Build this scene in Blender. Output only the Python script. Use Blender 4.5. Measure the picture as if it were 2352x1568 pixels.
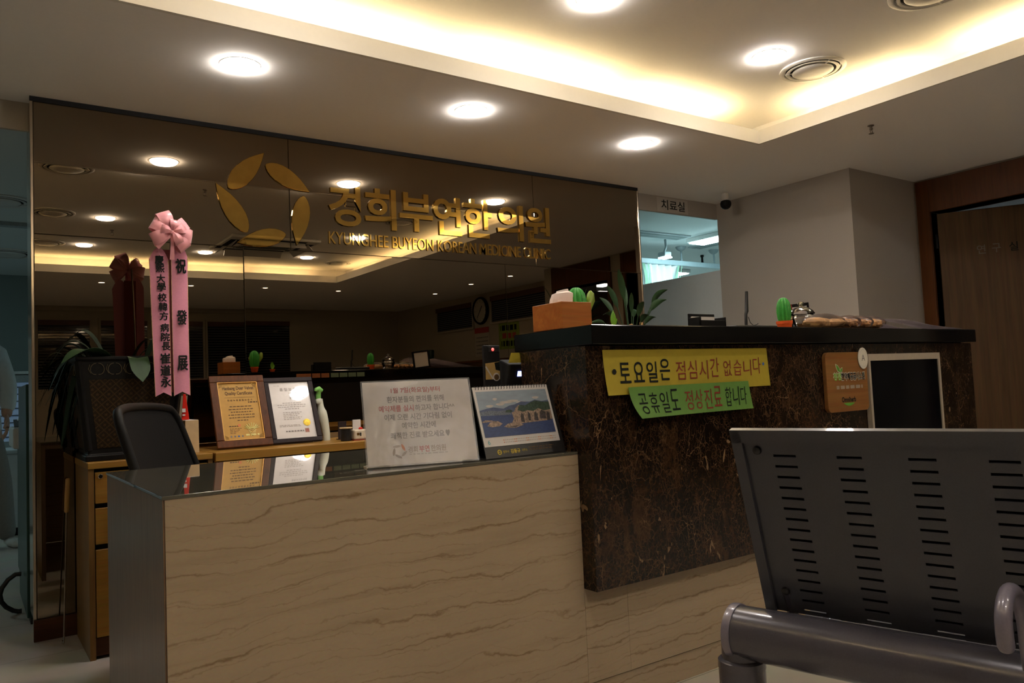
import bpy, bmesh, math, random
from mathutils import Vector, Matrix
R = math.radians
V = Vector
random.seed(7)
scene = bpy.context.scene
for o in list(bpy.data.objects):
    bpy.data.objects.remove(o)
COL = scene.collection

# ------------------------------------------------------------------ camera
FPX = 1791.15
cam_data = bpy.data.cameras.new('camera')
cam_data.sensor_fit = 'HORIZONTAL'
cam_data.sensor_width = 36.0
cam_data.lens = 36.0 * FPX / 2352.0
cam_data.clip_start = 0.05
cam_data.clip_end = 60
cam = bpy.data.objects.new('camera', cam_data)
COL.objects.link(cam)
_r = V((0.81891935, -0.57222553, -0.04392096))
_u = V((0.00262346, -0.07279626, 0.99734338))
_f = V((0.57390262, 0.81685902, 0.05811306))
cam.matrix_world = Matrix(((_r.x, _u.x, -_f.x, 0.0), (_r.y, _u.y, -_f.y, 0.0), (_r.z, _u.z, -_f.z, 0.9616), (0, 0, 0, 1)))
scene.camera = cam

# ------------------------------------------------------------------ world and exposure
world = bpy.data.worlds.new('night')
scene.world = world
world.use_nodes = True
world.node_tree.nodes['Background'].inputs[0].default_value = (0.02, 0.03, 0.05, 1)
world.node_tree.nodes['Background'].inputs[1].default_value = 0.2
scene.view_settings.view_transform = 'Standard'
scene.view_settings.look = 'None'
scene.view_settings.gamma = 1
scene.view_settings.use_curve_mapping = False
scene.view_settings.exposure = 2.42

# light levels (radiance of the lamps themselves)
L_DOWN = 23.0     # round recessed downlights
L_SPOT = 6.0      # small spots far behind the viewer
L_COVE = 7.5     # warm tubes in the cove
L_THER = 8.0      # cool fluorescent panels in the treatment room
C_DOWN = (1.0, 0.92, 0.83)
C_COVE = (1.0, 0.76, 0.40)
C_THER = (0.62, 0.95, 1.0)

# ------------------------------------------------------------------ materials
def lin(c):
    return c / 12.92 if c <= 0.04045 else ((c + 0.055) / 1.055) ** 2.4
def hx(s):
    return tuple(lin(int(s[i:i + 2], 16) / 255.0) for i in (0, 2, 4))
MATS = {}
def new_mat(name):
    m = bpy.data.materials.new(name)
    m.use_nodes = True
    nt = m.node_tree
    MATS[name] = m
    return m, nt, nt.nodes['Principled BSDF'], nt.links
def ramp(nt, stops):
    n = nt.nodes.new('ShaderNodeValToRGB')
    e = n.color_ramp.elements
    while len(e) < len(stops):
        e.new(0.5)
    for i, (p, c) in enumerate(stops):
        e[i].position = p
        e[i].color = (*c, 1) if len(c) == 3 else c
    return n
def coords(nt, scale=(1, 1, 1), rot=(0, 0, 0), kind='Object'):
    tc = nt.nodes.new('ShaderNodeTexCoord')
    mp = nt.nodes.new('ShaderNodeMapping')
    mp.inputs['Scale'].default_value = scale
    mp.inputs['Rotation'].default_value = rot
    nt.links.new(tc.outputs[kind], mp.inputs[0])
    return mp.outputs[0]
def noise(nt, vec, scale, detail=3, rough=0.5, dist=0.0):
    n = nt.nodes.new('ShaderNodeTexNoise')
    n.inputs['Scale'].default_value = scale
    n.inputs['Detail'].default_value = detail
    n.inputs['Roughness'].default_value = rough
    n.inputs['Distortion'].default_value = dist
    nt.links.new(vec, n.inputs['Vector'])
    return n
def mix(nt, fac, a, b, mode='MIX'):
    n = nt.nodes.new('ShaderNodeMix')
    n.data_type = 'RGBA'
    n.blend_type = mode
    for i, v in ((0, fac), (6, a), (7, b)):
        if hasattr(v, 'links') or hasattr(v, 'is_linked'):
            nt.links.new(v, n.inputs[i])
        else:
            n.inputs[i].default_value = v if i == 0 else (*v, 1)
    return n.outputs[2]
def bump(nt, b, h, strength=0.2, dist=0.01):
    n = nt.nodes.new('ShaderNodeBump')
    n.inputs['Strength'].default_value = strength
    n.inputs['Distance'].default_value = dist
    nt.links.new(h, n.inputs['Height'])
    nt.links.new(n.outputs[0], b.inputs['Normal'])
def mat(name, col, rough=0.5, metal=0.0, nscale=30, namt=0.08, stretch=(1, 1, 1), bmp=0.0, spec=0.5, coat=0.0, sheen=0.0, trans=0.0, alpha=1.0, ior=1.5):
    """plain procedural material: base colour broken up by noise"""
    if isinstance(col, str):
        col = hx(col)
    m, nt, b, lk = new_mat(name)
    v = coords(nt, stretch)
    n = noise(nt, v, nscale)
    r = ramp(nt, [(0.3, tuple(c * (1 - namt) for c in col)), (0.7, tuple(min(1, c * (1 + namt)) for c in col))])
    lk.new(n.outputs['Fac'], r.inputs[0])
    lk.new(r.outputs[0], b.inputs['Base Color'])
    b.inputs['Roughness'].default_value = rough
    b.inputs['Metallic'].default_value = metal
    b.inputs['Specular IOR Level'].default_value = spec
    b.inputs['Coat Weight'].default_value = coat
    b.inputs['Coat Roughness'].default_value = 0.02
    b.inputs['Sheen Weight'].default_value = sheen
    b.inputs['Transmission Weight'].default_value = trans
    b.inputs['Alpha'].default_value = alpha
    b.inputs['IOR'].default_value = ior
    if bmp:
        bump(nt, b, n.outputs['Fac'], bmp)
    return m
def emit(name, col, strength):
    m, nt, b, lk = new_mat(name)
    b.inputs['Base Color'].default_value = (0.8, 0.8, 0.8, 1)
    b.inputs['Emission Color'].default_value = (*col, 1)
    b.inputs['Emission Strength'].default_value = strength
    return m
def wood(name, a, b2, axis='z', rough=0.45, scale=1.0, contrast=1.0):
    m, nt, b, lk = new_mat(name)
    s = {'x': (1.2, 22, 22), 'y': (22, 1.2, 22), 'z': (22, 22, 1.2)}[axis]
    v = coords(nt, tuple(q * scale for q in s))
    n1 = noise(nt, v, 1.6, 5, 0.6, 0.6)
    n2 = noise(nt, v, 6.0, 2, 0.5)
    r = ramp(nt, [(0.5 - 0.22 / contrast, hx(a)), (0.5 + 0.22 / contrast, hx(b2))])
    lk.new(n1.outputs['Fac'], r.inputs[0])
    c = mix(nt, 0.18, r.outputs[0], n2.outputs['Color'], 'OVERLAY')
    lk.new(c, b.inputs['Base Color'])
    b.inputs['Roughness'].default_value = rough
    b.inputs['Specular IOR Level'].default_value = 0.25
    bump(nt, b, n1.outputs['Fac'], 0.04)
    return m

mat('ceiling_paint', (0.90, 0.875, 0.84), 0.9, nscale=60, namt=0.01, spec=0.2)
mat('lip_paint', (0.78, 0.75, 0.68), 0.8, nscale=60, namt=0.01, spec=0.2)
mat('wall_paint', (0.42, 0.375, 0.325), 0.9, nscale=200, namt=0.03, bmp=0.03, spec=0.25)
mat('wall_paint_dim', (0.45, 0.395, 0.31), 0.9, nscale=200, namt=0.03, spec=0.25)
mat('cool_paint', (0.62, 0.66, 0.66), 0.9, nscale=80, namt=0.02, spec=0.25)
mat('teal_paint', (0.20, 0.24, 0.24), 0.85, nscale=80, namt=0.03, spec=0.25)
mat('white_plastic', (0.72, 0.72, 0.70), 0.4, nscale=40, namt=0.02)
mat('diffuser_white', (0.66, 0.63, 0.58), 0.35, nscale=40, namt=0.02)
mat('black_plastic', (0.012, 0.012, 0.013), 0.35, nscale=80, namt=0.2)
mat('black_matte', (0.008, 0.008, 0.009), 0.8, nscale=80, namt=0.2)
mat('dark_slot', (0.004, 0.004, 0.004), 0.9, nscale=80, namt=0.2)
mat('chrome', (0.75, 0.72, 0.68), 0.12, 1.0, nscale=90, namt=0.05)
mat('trim_bronze', (0.55, 0.47, 0.38), 0.18, 1.0, nscale=40, namt=0.08, stretch=(1, 1, .1))
mat('gold', (0.66, 0.43, 0.11), 0.03, 1.0, nscale=20, namt=0.06)
mat('gold_side', (0.80, 0.55, 0.16), 0.12, 1.0, nscale=20, namt=0.06)
mat('granite', (0.005, 0.005, 0.005), 0.10, nscale=400, namt=0.6, spec=0.25)
mat('glass_top', (0.105, 0.098, 0.074), 0.015, nscale=40, namt=0.05, spec=0.75, ior=1.6, coat=0.6)
mat('glass_edge', (0.01, 0.045, 0.036), 0.1, nscale=40, namt=0.1)
mat('paper_white', (0.66, 0.62, 0.60), 0.6, nscale=60, namt=0.02)
mat('paper_gloss', (0.66, 0.62, 0.60), 0.25, nscale=60, namt=0.02, coat=0.6)
mat('paper_yellow', (0.40, 0.31, 0.018), 0.7, nscale=60, namt=0.03)
mat('paper_green', (0.11, 0.25, 0.040), 0.7, nscale=60, namt=0.04)
mat('ink_black', (0.010, 0.012, 0.010), 0.8, spec=0.2, nscale=60, namt=0.1)
mat('ink_grey', (0.19, 0.17, 0.16), 0.7, nscale=60, namt=0.1)
mat('ink_pale', (0.42, 0.38, 0.36), 0.7, nscale=60, namt=0.1)
mat('ink_red', (0.42, 0.05, 0.035), 0.7, nscale=60, namt=0.1)
mat('ink_marker_red', (0.22, 0.022, 0.008), 0.7, nscale=60, namt=0.1)
mat('ink_brown', (0.12, 0.06, 0.02), 0.7, nscale=60, namt=0.1)
mat('ink_blue', (0.05, 0.12, 0.35), 0.7, nscale=60, namt=0.1)
mat('ink_teal', (0.05, 0.30, 0.34), 0.7, nscale=60, namt=0.1)
mat('ink_yellow', (0.62, 0.45, 0.03), 0.7, nscale=60, namt=0.1)
mat('ink_orange', (0.62, 0.20, 0.06), 0.7, nscale=60, namt=0.1)
mat('ink_tan', (0.33, 0.26, 0.2), 0.7, nscale=60, namt=0.1)
mat('ink_green', (0.10, 0.32, 0.03), 0.6, nscale=60, namt=0.1)
mat('ink_cream', (0.66, 0.62, 0.52), 0.6, nscale=60, namt=0.05)
mat('cert_gold', (0.50, 0.27, 0.035), 0.45, nscale=40, namt=0.05, coat=0.2)
mat('foil_pale', (0.72, 0.64, 0.22), 0.3, nscale=120, namt=0.1)
mat('gold_lip', (0.75, 0.42, 0.12), 0.3, 0.6, nscale=40, namt=0.1)
mat('seal_gold', (0.75, 0.52, 0.05), 0.3, 0.4, nscale=90, namt=0.2)
mat('ribbon_pink', (0.62, 0.225, 0.335), 0.45, nscale=150, namt=0.04, sheen=0.3)
mat('bow_pink', (0.78, 0.33, 0.37), 0.28, nscale=20, namt=0.08, sheen=0.3)
mat('ribbon_dark', (0.20, 0.03, 0.03), 0.6, nscale=150, namt=0.05)
mat('ribbon_orange', (0.75, 0.18, 0.10), 0.4, nscale=50, namt=0.08)
mat('scroll_gold', (0.10, 0.075, 0.03), 0.6, nscale=120, namt=0.4)
mat('ribbon_gold', (0.45, 0.30, 0.10), 0.5, nscale=120, namt=0.4)
mat('leaf_shaded', (0.008, 0.020, 0.009), 0.6, spec=0.2, nscale=14, namt=0.35, stretch=(1, 1, .3))  # darker copy of the leaf green, shade put into the colour
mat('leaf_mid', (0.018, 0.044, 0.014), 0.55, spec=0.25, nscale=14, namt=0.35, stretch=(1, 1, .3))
mat('leaf_light', (0.16, 0.42, 0.03), 0.4, nscale=20, namt=0.2)
mat('leaf_olive', (0.25, 0.36, 0.04), 0.4, nscale=20, namt=0.2)
mat('cactus_green', (0.05, 0.36, 0.05), 0.45, nscale=60, namt=0.15)
mat('pot_orange', (0.75, 0.10, 0.012), 0.45, nscale=40, namt=0.05)
mat('soil', (0.03, 0.02, 0.012), 0.95, nscale=150, namt=0.5, bmp=0.5)
mat('tan_stub', (0.45, 0.26, 0.10), 0.6, nscale=40, namt=0.1)
mat('tissue', (0.86, 0.74, 0.70), 0.8, nscale=30, namt=0.03, bmp=0.1)
mat('bench_paint', (0.042, 0.044, 0.058), 0.36, 0.0, nscale=300, namt=0.08, coat=0.2)
mat('bench_tube', (0.085, 0.080, 0.098), 0.24, 0.25, nscale=300, namt=0.05, coat=0.3)
mat('bench_arm', (0.20, 0.18, 0.23), 0.28, 0.1, nscale=300, namt=0.05, coat=0.3)
mat('mesh_black', (0.006, 0.0055, 0.0055), 0.8, nscale=250, namt=0.4, spec=0.15)
mat('frame_black', (0.006, 0.0055, 0.0055), 0.5, nscale=80, namt=0.2, spec=0.2)
mat('frame_plum', (0.022, 0.014, 0.016), 0.5, spec=0.2, nscale=60, namt=0.15, stretch=(1, 1, .2))
mat('carton', (0.52, 0.37, 0.20), 0.7, nscale=40, namt=0.06)
mat('red_pack', (0.62, 0.02, 0.01), 0.3, nscale=40, namt=0.1)
mat('bottle_white', (0.70, 0.72, 0.62), 0.35, nscale=30, namt=0.03)
mat('trigger_green', (0.22, 0.55, 0.14), 0.3, nscale=30, namt=0.06)
mat('model_cream', (0.62, 0.54, 0.42), 0.5, nscale=30, namt=0.05)
mat('snack_tan', (0.50, 0.29, 0.11), 0.7, nscale=40, namt=0.35, bmp=0.5)
mat('snack_brown', (0.36, 0.17, 0.05), 0.75, nscale=70, namt=0.5, bmp=0.6)
mat('snack_nut', (0.42, 0.21, 0.06), 0.75, nscale=70, namt=0.5, bmp=0.6)
mat('tv_bezel', (0.40, 0.34, 0.265), 0.4, nscale=60, namt=0.04)
mat('tv_glass', (0.003, 0.0035, 0.005), 0.08, nscale=5, namt=0.4, spec=0.05)
mat('blind_slat', (0.10, 0.11, 0.125), 0.5, nscale=60, namt=0.1)
mat('blind_head', (0.10, 0.035, 0.02), 0.5, nscale=60, namt=0.1)
mat('night_pane', (0.005, 0.007, 0.01), 0.05, nscale=10, namt=0.3)
mat('clock_face', (0.50, 0.46, 0.38), 0.5, nscale=30, namt=0.03)
mat('coat_white', (0.70, 0.76, 0.78), 0.8, nscale=40, namt=0.04, bmp=0.1, sheen=0.2)
mat('trouser', (0.30, 0.29, 0.27), 0.85, nscale=60, namt=0.06)
mat('skin', (0.55, 0.33, 0.24), 0.5, nscale=40, namt=0.04)
mat('hair', (0.015, 0.012, 0.010), 0.5, nscale=150, namt=0.4)
mat('shoe_white', (0.75, 0.76, 0.75), 0.5, nscale=40, namt=0.03)
mat('steel_green', (0.012, 0.050, 0.040), 0.35, nscale=40, namt=0.1)
mat('device_white', (0.62, 0.66, 0.68), 0.4, nscale=40, namt=0.03)
mat('device_panel', (0.10, 0.13, 0.16), 0.3, nscale=40, namt=0.1)
mat('cable_black', (0.01, 0.01, 0.01), 0.5, nscale=40, namt=0.1)
mat('cable_grey', (0.25, 0.3, 0.32), 0.5, nscale=40, namt=0.1)
mat('metal_rod', (0.30, 0.26, 0.22), 0.3, 1.0, nscale=40, namt=0.1)
mat('label_orange', (0.45, 0.17, 0.07), 0.7, nscale=40, namt=0.1)
mat('label_green', (0.20, 0.30, 0.22), 0.7, nscale=40, namt=0.1)
mat('curtain_cloth', (0.75, 0.80, 0.80), 0.85, nscale=200, namt=0.06, bmp=0.2)
mat('curtain_green', (0.25, 0.42, 0.30), 0.85, nscale=100, namt=0.05)
mat('rail_white', (0.42, 0.50, 0.54), 0.4, nscale=40, namt=0.03)
mat('grille_grey', (0.30, 0.34, 0.35), 0.5, nscale=60, namt=0.1)
mat('blue_pane', (0.03, 0.06, 0.16), 0.2, nscale=6, namt=0.4)
mat('poster_dark', (0.012, 0.014, 0.02), 0.3, nscale=30, namt=0.3)
mat('sign_plate', (0.50, 0.46, 0.41), 0.5, nscale=40, namt=0.02)
mat('sand_card', (0.55, 0.36, 0.13), 0.4, nscale=10, namt=0.2)
emit('downlight_glow', C_DOWN, L_DOWN)
emit('spot_glow', (1.0, 0.86, 0.7), L_SPOT)
mat('pot_brown', (0.05, 0.03, 0.018), 0.5, nscale=40, namt=0.2)
emit('cove_glow', C_COVE, L_COVE)
emit('treatment_glow', C_THER, L_THER)
emit('added_panel_glow', C_THER, L_THER * 0.36)
emit('office_glow', (0.75, 0.85, 1.0), 6.0)
emit('lcd_glow', (0.25, 0.32, 0.9), 1.2)
emit('led_red', (0.9, 0.02, 0.02), 0.6)
emit('dusk_glow', (0.06, 0.16, 0.42), 0.03)
wood('board_wood', '7c4f26', '926639', 'x', 0.5, 1.0)
wood('cabinet_wood', '8c6425', 'a37a39', 'x', 0.4, 1.0)
wood('cabinet_side', '78592f', '8c6a3d', 'z', 0.45, 1.0)
wood('door_wood', '49331d', '5f4529', 'z', 0.5, 0.7)
wood('door_frame_wood', '4f2d13', '623818', 'z', 0.4, 1.0)
wood('base_wood', '3c2011', '502f16', 'x', 0.4, 1.0)
wood('desk_side_laminate', '6e5640', '8c725a', 'z', 0.28, 2.2)
wood('box_wood', '97521f', 'ad6a30', 'x', 0.45, 1.2)
wood('frame_wood', '4a2a13', '66391b', 'z', 0.35, 1.5)
wood('handle_wood', 'a8824a', 'c29d66', 'z', 0.5, 1.0)

def make_travertine():
    """vein-cut travertine: long thin brown veins about 7 cm apart, gently wavy"""
    m, nt, b, lk = new_mat('travertine')
    v = coords(nt, (1, 1, 1))
    def mth(op, a, c=None):
        n = nt.nodes.new('ShaderNodeMath'); n.operation = op
        for i, q in enumerate((a, c)):
            if q is None: continue
            if isinstance(q, (int, float)): n.inputs[i].default_value = q
            else: lk.new(q, n.inputs[i])
        return n.outputs[0]
    sep = nt.nodes.new('ShaderNodeSeparateXYZ'); lk.new(v, sep.inputs[0])
    slow = noise(nt, coords(nt, (1.0, 1.0, 1.6)), 1.7, 2, 0.5).outputs['Fac']
    wob = noise(nt, coords(nt, (1.0, 1.0, 2.0)), 9, 4, 0.6).outputs['Fac']
    fine = noise(nt, coords(nt, (1.0, 1.0, 1.5)), 42, 3, 0.6).outputs['Fac']
    f = mth('ADD', mth('ADD', mth('MULTIPLY', sep.outputs[2], 15.0), mth('MULTIPLY', slow, 2.6)), mth('ADD', mth('MULTIPLY', wob, 0.75), mth('MULTIPLY', fine, 0.16)))
    base = ramp(nt, [(0.25, (0.345, 0.258, 0.168)), (0.45, (0.41, 0.315, 0.21)), (0.6, (0.42, 0.325, 0.22)), (0.8, (0.375, 0.282, 0.185))])
    lk.new(noise(nt, coords(nt, (1.2, 1.2, 14)), 1.3, 5, 0.6, .3).outputs['Fac'], base.inputs[0])
    cur = base.outputs[0]
    for mul, off, w0, w1, amt, sc in ((1.0, 0.0, 0.022, 0.085, 0.95, 3.1), (1.93, 0.37, 0.014, 0.055, 0.55, 4.7)):
        d = mth('ABSOLUTE', mth('SUBTRACT', mth('FRACT', mth('ADD', mth('MULTIPLY', f, mul), off)), 0.5))
        wid = noise(nt, coords(nt, (1, 1, 3)), sc, 3, .6).outputs['Fac']
        wr = ramp(nt, [(0.38, (0.0,) * 3), (0.62, (1,) * 3)]); lk.new(wid, wr.inputs[0])
        width = mth('ADD', mth('MULTIPLY', wr.outputs[0], w1 - w0), w0)
        k = mth('MAXIMUM', mth('SUBTRACT', 1.0, mth('DIVIDE', d, width)), 0.0)
        k = mth('MULTIPLY', mth('MULTIPLY', k, amt), mth('ADD', mth('MULTIPLY', wr.outputs[0], 0.75), 0.25))
        cur = mix(nt, k, cur, (0.215, 0.138, 0.072))
    grain = noise(nt, coords(nt, (30, 30, 60)), 3, 3, 0.6)
    cur = mix(nt, 0.10, cur, grain.outputs['Color'], 'OVERLAY')
    lk.new(cur, b.inputs['Base Color'])
    b.inputs['Roughness'].default_value = 0.3
    b.inputs['Specular IOR Level'].default_value = 0.3
make_travertine()

def make_emperador():
    m, nt, b, lk = new_mat('dark_marble')
    v = coords(nt, (1.25, 1.0, 0.85))
    def warped(sc, amt):
        w = noise(nt, v, sc, 5, 0.65)
        mv = nt.nodes.new('ShaderNodeMix'); mv.data_type = 'RGBA'; mv.blend_type = 'ADD'
        mv.inputs[0].default_value = amt
        lk.new(v, mv.inputs[6]); lk.new(w.outputs['Color'], mv.inputs[7])
        return mv.outputs[2]
    base = noise(nt, warped(5, .2), 7, 9, 0.72, 0.4)
    r = ramp(nt, [(0.40, (0.0045, 0.0028, 0.002)), (0.52, (0.013, 0.0065, 0.0035)), (0.62, (0.040, 0.019, 0.009)), (0.76, (0.085, 0.044, 0.020))])
    lk.new(base.outputs['Fac'], r.inputs[0])
    cur = r.outputs[0]
    for sc, wamt, wd, col, amt, lo in ((16, .10, 0.026, (0.11, 0.060, 0.028), 0.7, .46), (34, .05, 0.045, (0.105, 0.056, 0.026), 0.85, .42), (70, .03, 0.07, (0.10, 0.052, 0.023), 0.7, .40), (9, .16, 0.010, (0.26, 0.16, 0.08), 0.9, .50)):
        vo = nt.nodes.new('ShaderNodeTexVoronoi'); vo.feature = 'DISTANCE_TO_EDGE'
        vo.inputs['Scale'].default_value = sc
        lk.new(warped(sc * .45, wamt), vo.inputs['Vector'])
        msk = noise(nt, v, sc * 0.35 + 2, 3, .6)
        rr = ramp(nt, [(0.0, (1, 1, 1)), (wd, (0, 0, 0))])
        lk.new(vo.outputs['Distance'], rr.inputs[0])
        rm = ramp(nt, [(lo, (0, 0, 0)), (lo + .16, (amt,) * 3)])
        lk.new(msk.outputs['Fac'], rm.inputs[0])
        mu = nt.nodes.new('ShaderNodeMath'); mu.operation = 'MULTIPLY'
        lk.new(rr.outputs[0], mu.inputs[0]); lk.new(rm.outputs[0], mu.inputs[1])
        cur = mix(nt, mu.outputs[0], cur, col)
    patch = noise(nt, coords(nt, (1.5, 1.2, 0.8)), 12, 3, 0.5, 1.4)
    rp = ramp(nt, [(0.675, (0, 0, 0)), (0.695, (0.85, 0.85, 0.85))])
    lk.new(patch.outputs['Fac'], rp.inputs[0])
    cur = mix(nt, rp.outputs[0], cur, (0.24, 0.15, 0.08))
    lk.new(cur, b.inputs['Base Color'])
    b.inputs['Roughness'].default_value = 0.18
    b.inputs['Specular IOR Level'].default_value = 0.35
make_emperador()

def make_floor():
    m, nt, b, lk = new_mat('floor_tile')
    v = coords(nt, (1, 1, 1))
    br = nt.nodes.new('ShaderNodeTexBrick')
    br.offset = 0.0
    br.inputs['Scale'].default_value = 1.0
    br.inputs['Brick Width'].default_value = 0.6
    br.inputs['Row Height'].default_value = 0.6
    br.inputs['Mortar Size'].default_value = 0.0025
    br.inputs['Color1'].default_value = (0.53, 0.49, 0.435, 1)
    br.inputs['Color2'].default_value = (0.50, 0.465, 0.41, 1)
    br.inputs['Mortar'].default_value = (0.25, 0.22, 0.18, 1)
    lk.new(v, br.inputs['Vector'])
    n = noise(nt, v, 4, 4, 0.6)
    c = mix(nt, 0.2, br.outputs['Color'], n.outputs['Color'], 'OVERLAY')
    lk.new(c, b.inputs['Base Color'])
    b.inputs['Roughness'].default_value = 0.35
make_floor()

def make_mirror():
    m, nt, b, lk = new_mat('bronze_mirror')
    b.inputs['Metallic'].default_value = 1.0
    b.inputs['Roughness'].default_value = 0.0
    n = noise(nt, coords(nt), 3, 2)
    r = ramp(nt, [(0.3, (0.245, 0.200, 0.142)), (0.7, (0.255, 0.207, 0.148))])
    lk.new(n.outputs['Fac'], r.inputs[0])
    lk.new(r.outputs[0], b.inputs['Base Color'])
make_mirror()

def make_clear(name, tint, refl=0.06, rough=0.08, bmp=0.4, ior=1.35, haze=0.0):
    """thin clear sheet: mostly see-through with a glossy reflection"""
    m = bpy.data.materials.new(name); m.use_nodes = True; MATS[name] = m
    nt = m.node_tree; lk = nt.links
    nt.nodes.remove(nt.nodes['Principled BSDF'])
    out = nt.nodes['Material Output']
    t = nt.nodes.new('ShaderNodeBsdfTransparent')
    n = noise(nt, coords(nt), 25, 2)
    r = ramp(nt, [(0.3, tuple(c * 0.97 for c in tint)), (0.7, tint)])
    lk.new(n.outputs['Fac'], r.inputs[0]); lk.new(r.outputs[0], t.inputs[0])
    g = nt.nodes.new('ShaderNodeBsdfGlossy'); g.inputs['Roughness'].default_value = rough
    f = nt.nodes.new('ShaderNodeFresnel'); f.inputs['IOR'].default_value = ior
    bp = nt.nodes.new('ShaderNodeBump'); bp.inputs['Strength'].default_value = bmp; bp.inputs['Distance'].default_value = 0.004
    lk.new(n.outputs['Fac'], bp.inputs['Height']); lk.new(bp.outputs[0], g.inputs['Normal'])
    a = nt.nodes.new('ShaderNodeMath'); a.operation = 'ADD'; a.inputs[1].default_value = refl; a.use_clamp = True
    lk.new(f.outputs[0], a.inputs[0])
    mx = nt.nodes.new('ShaderNodeMixShader')
    lk.new(a.outputs[0], mx.inputs[0]); lk.new(t.outputs[0], mx.inputs[1]); lk.new(g.outputs[0], mx.inputs[2])
    if haze:
        df = nt.nodes.new('ShaderNodeBsdfDiffuse'); df.inputs[0].default_value = (0.72, 0.64, 0.66, 1)
        m2 = nt.nodes.new('ShaderNodeMixShader'); m2.inputs[0].default_value = haze
        lk.new(mx.outputs[0], m2.inputs[1]); lk.new(df.outputs[0], m2.inputs[2]); mx = m2
    lk.new(mx.outputs[0], out.inputs[0])
make_clear('acrylic', (0.97, 0.96, 0.95), 0.02, 0.26, 0.5, 1.3)
make_clear('plastic_bag', (0.95, 0.92, 0.93), 0.03, 0.18, 0.3, 1.2, 0.06)
make_clear('sleeve_film', (0.93, 0.89, 0.91), 0.05, 0.2, 0.3, 1.15, 0.22)
make_clear('jar_glass', (0.93, 0.92, 0.90), 0.10, 0.03, 0.2, 1.4)

def make_pot_pattern():
    """black planter panel with a gold lozenge lattice and a small cross in every lozenge"""
    m, nt, b, lk = new_mat('planter_lattice')
    v = coords(nt, (1, 1, 1))
    sep = nt.nodes.new('ShaderNodeSeparateXYZ'); lk.new(v, sep.inputs[0])
    def math_(op, a, c=None):
        n = nt.nodes.new('ShaderNodeMath'); n.operation = op
        for i, q in enumerate((a, c)):
            if q is None: continue
            if isinstance(q, (int, float)): n.inputs[i].default_value = q
            else: lk.new(q, n.inputs[i])
        return n.outputs[0]
    k = 25.0
    h = math_('ADD', sep.outputs[0], sep.outputs[1])
    p = math_('MULTIPLY', math_('ADD', h, sep.outputs[2]), k)
    q = math_('MULTIPLY', math_('SUBTRACT', h, sep.outputs[2]), k)
    fp = math_('ABSOLUTE', math_('SUBTRACT', math_('FRACT', p), 0.5))
    fq = math_('ABSOLUTE', math_('SUBTRACT', math_('FRACT', q), 0.5))
    mxx = math_('MAXIMUM', fp, fq)
    line = math_('GREATER_THAN', mxx, 0.44)
    l2 = math_('MULTIPLY', math_('GREATER_THAN', mxx, 0.34), math_('LESS_THAN', mxx, 0.38))
    d = math_('ABSOLUTE', math_('SUBTRACT', fp, fq))
    cross = math_('MULTIPLY', math_('LESS_THAN', d, 0.05), math_('LESS_THAN', mxx, 0.26))
    cr2 = math_('MULTIPLY', math_('LESS_THAN', math_('MINIMUM', fp, fq), 0.04), math_('LESS_THAN', mxx, 0.30))
    f = math_('MAXIMUM', math_('MAXIMUM', line, l2), math_('MAXIMUM', cross, cr2))
    c = mix(nt, f, (0.004, 0.0035, 0.003), (0.058, 0.032, 0.011))
    b.inputs['Specular IOR Level'].default_value = 0.15
    lk.new(c, b.inputs['Base Color'])
    b.inputs['Roughness'].default_value = 0.6
make_pot_pattern()

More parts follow.
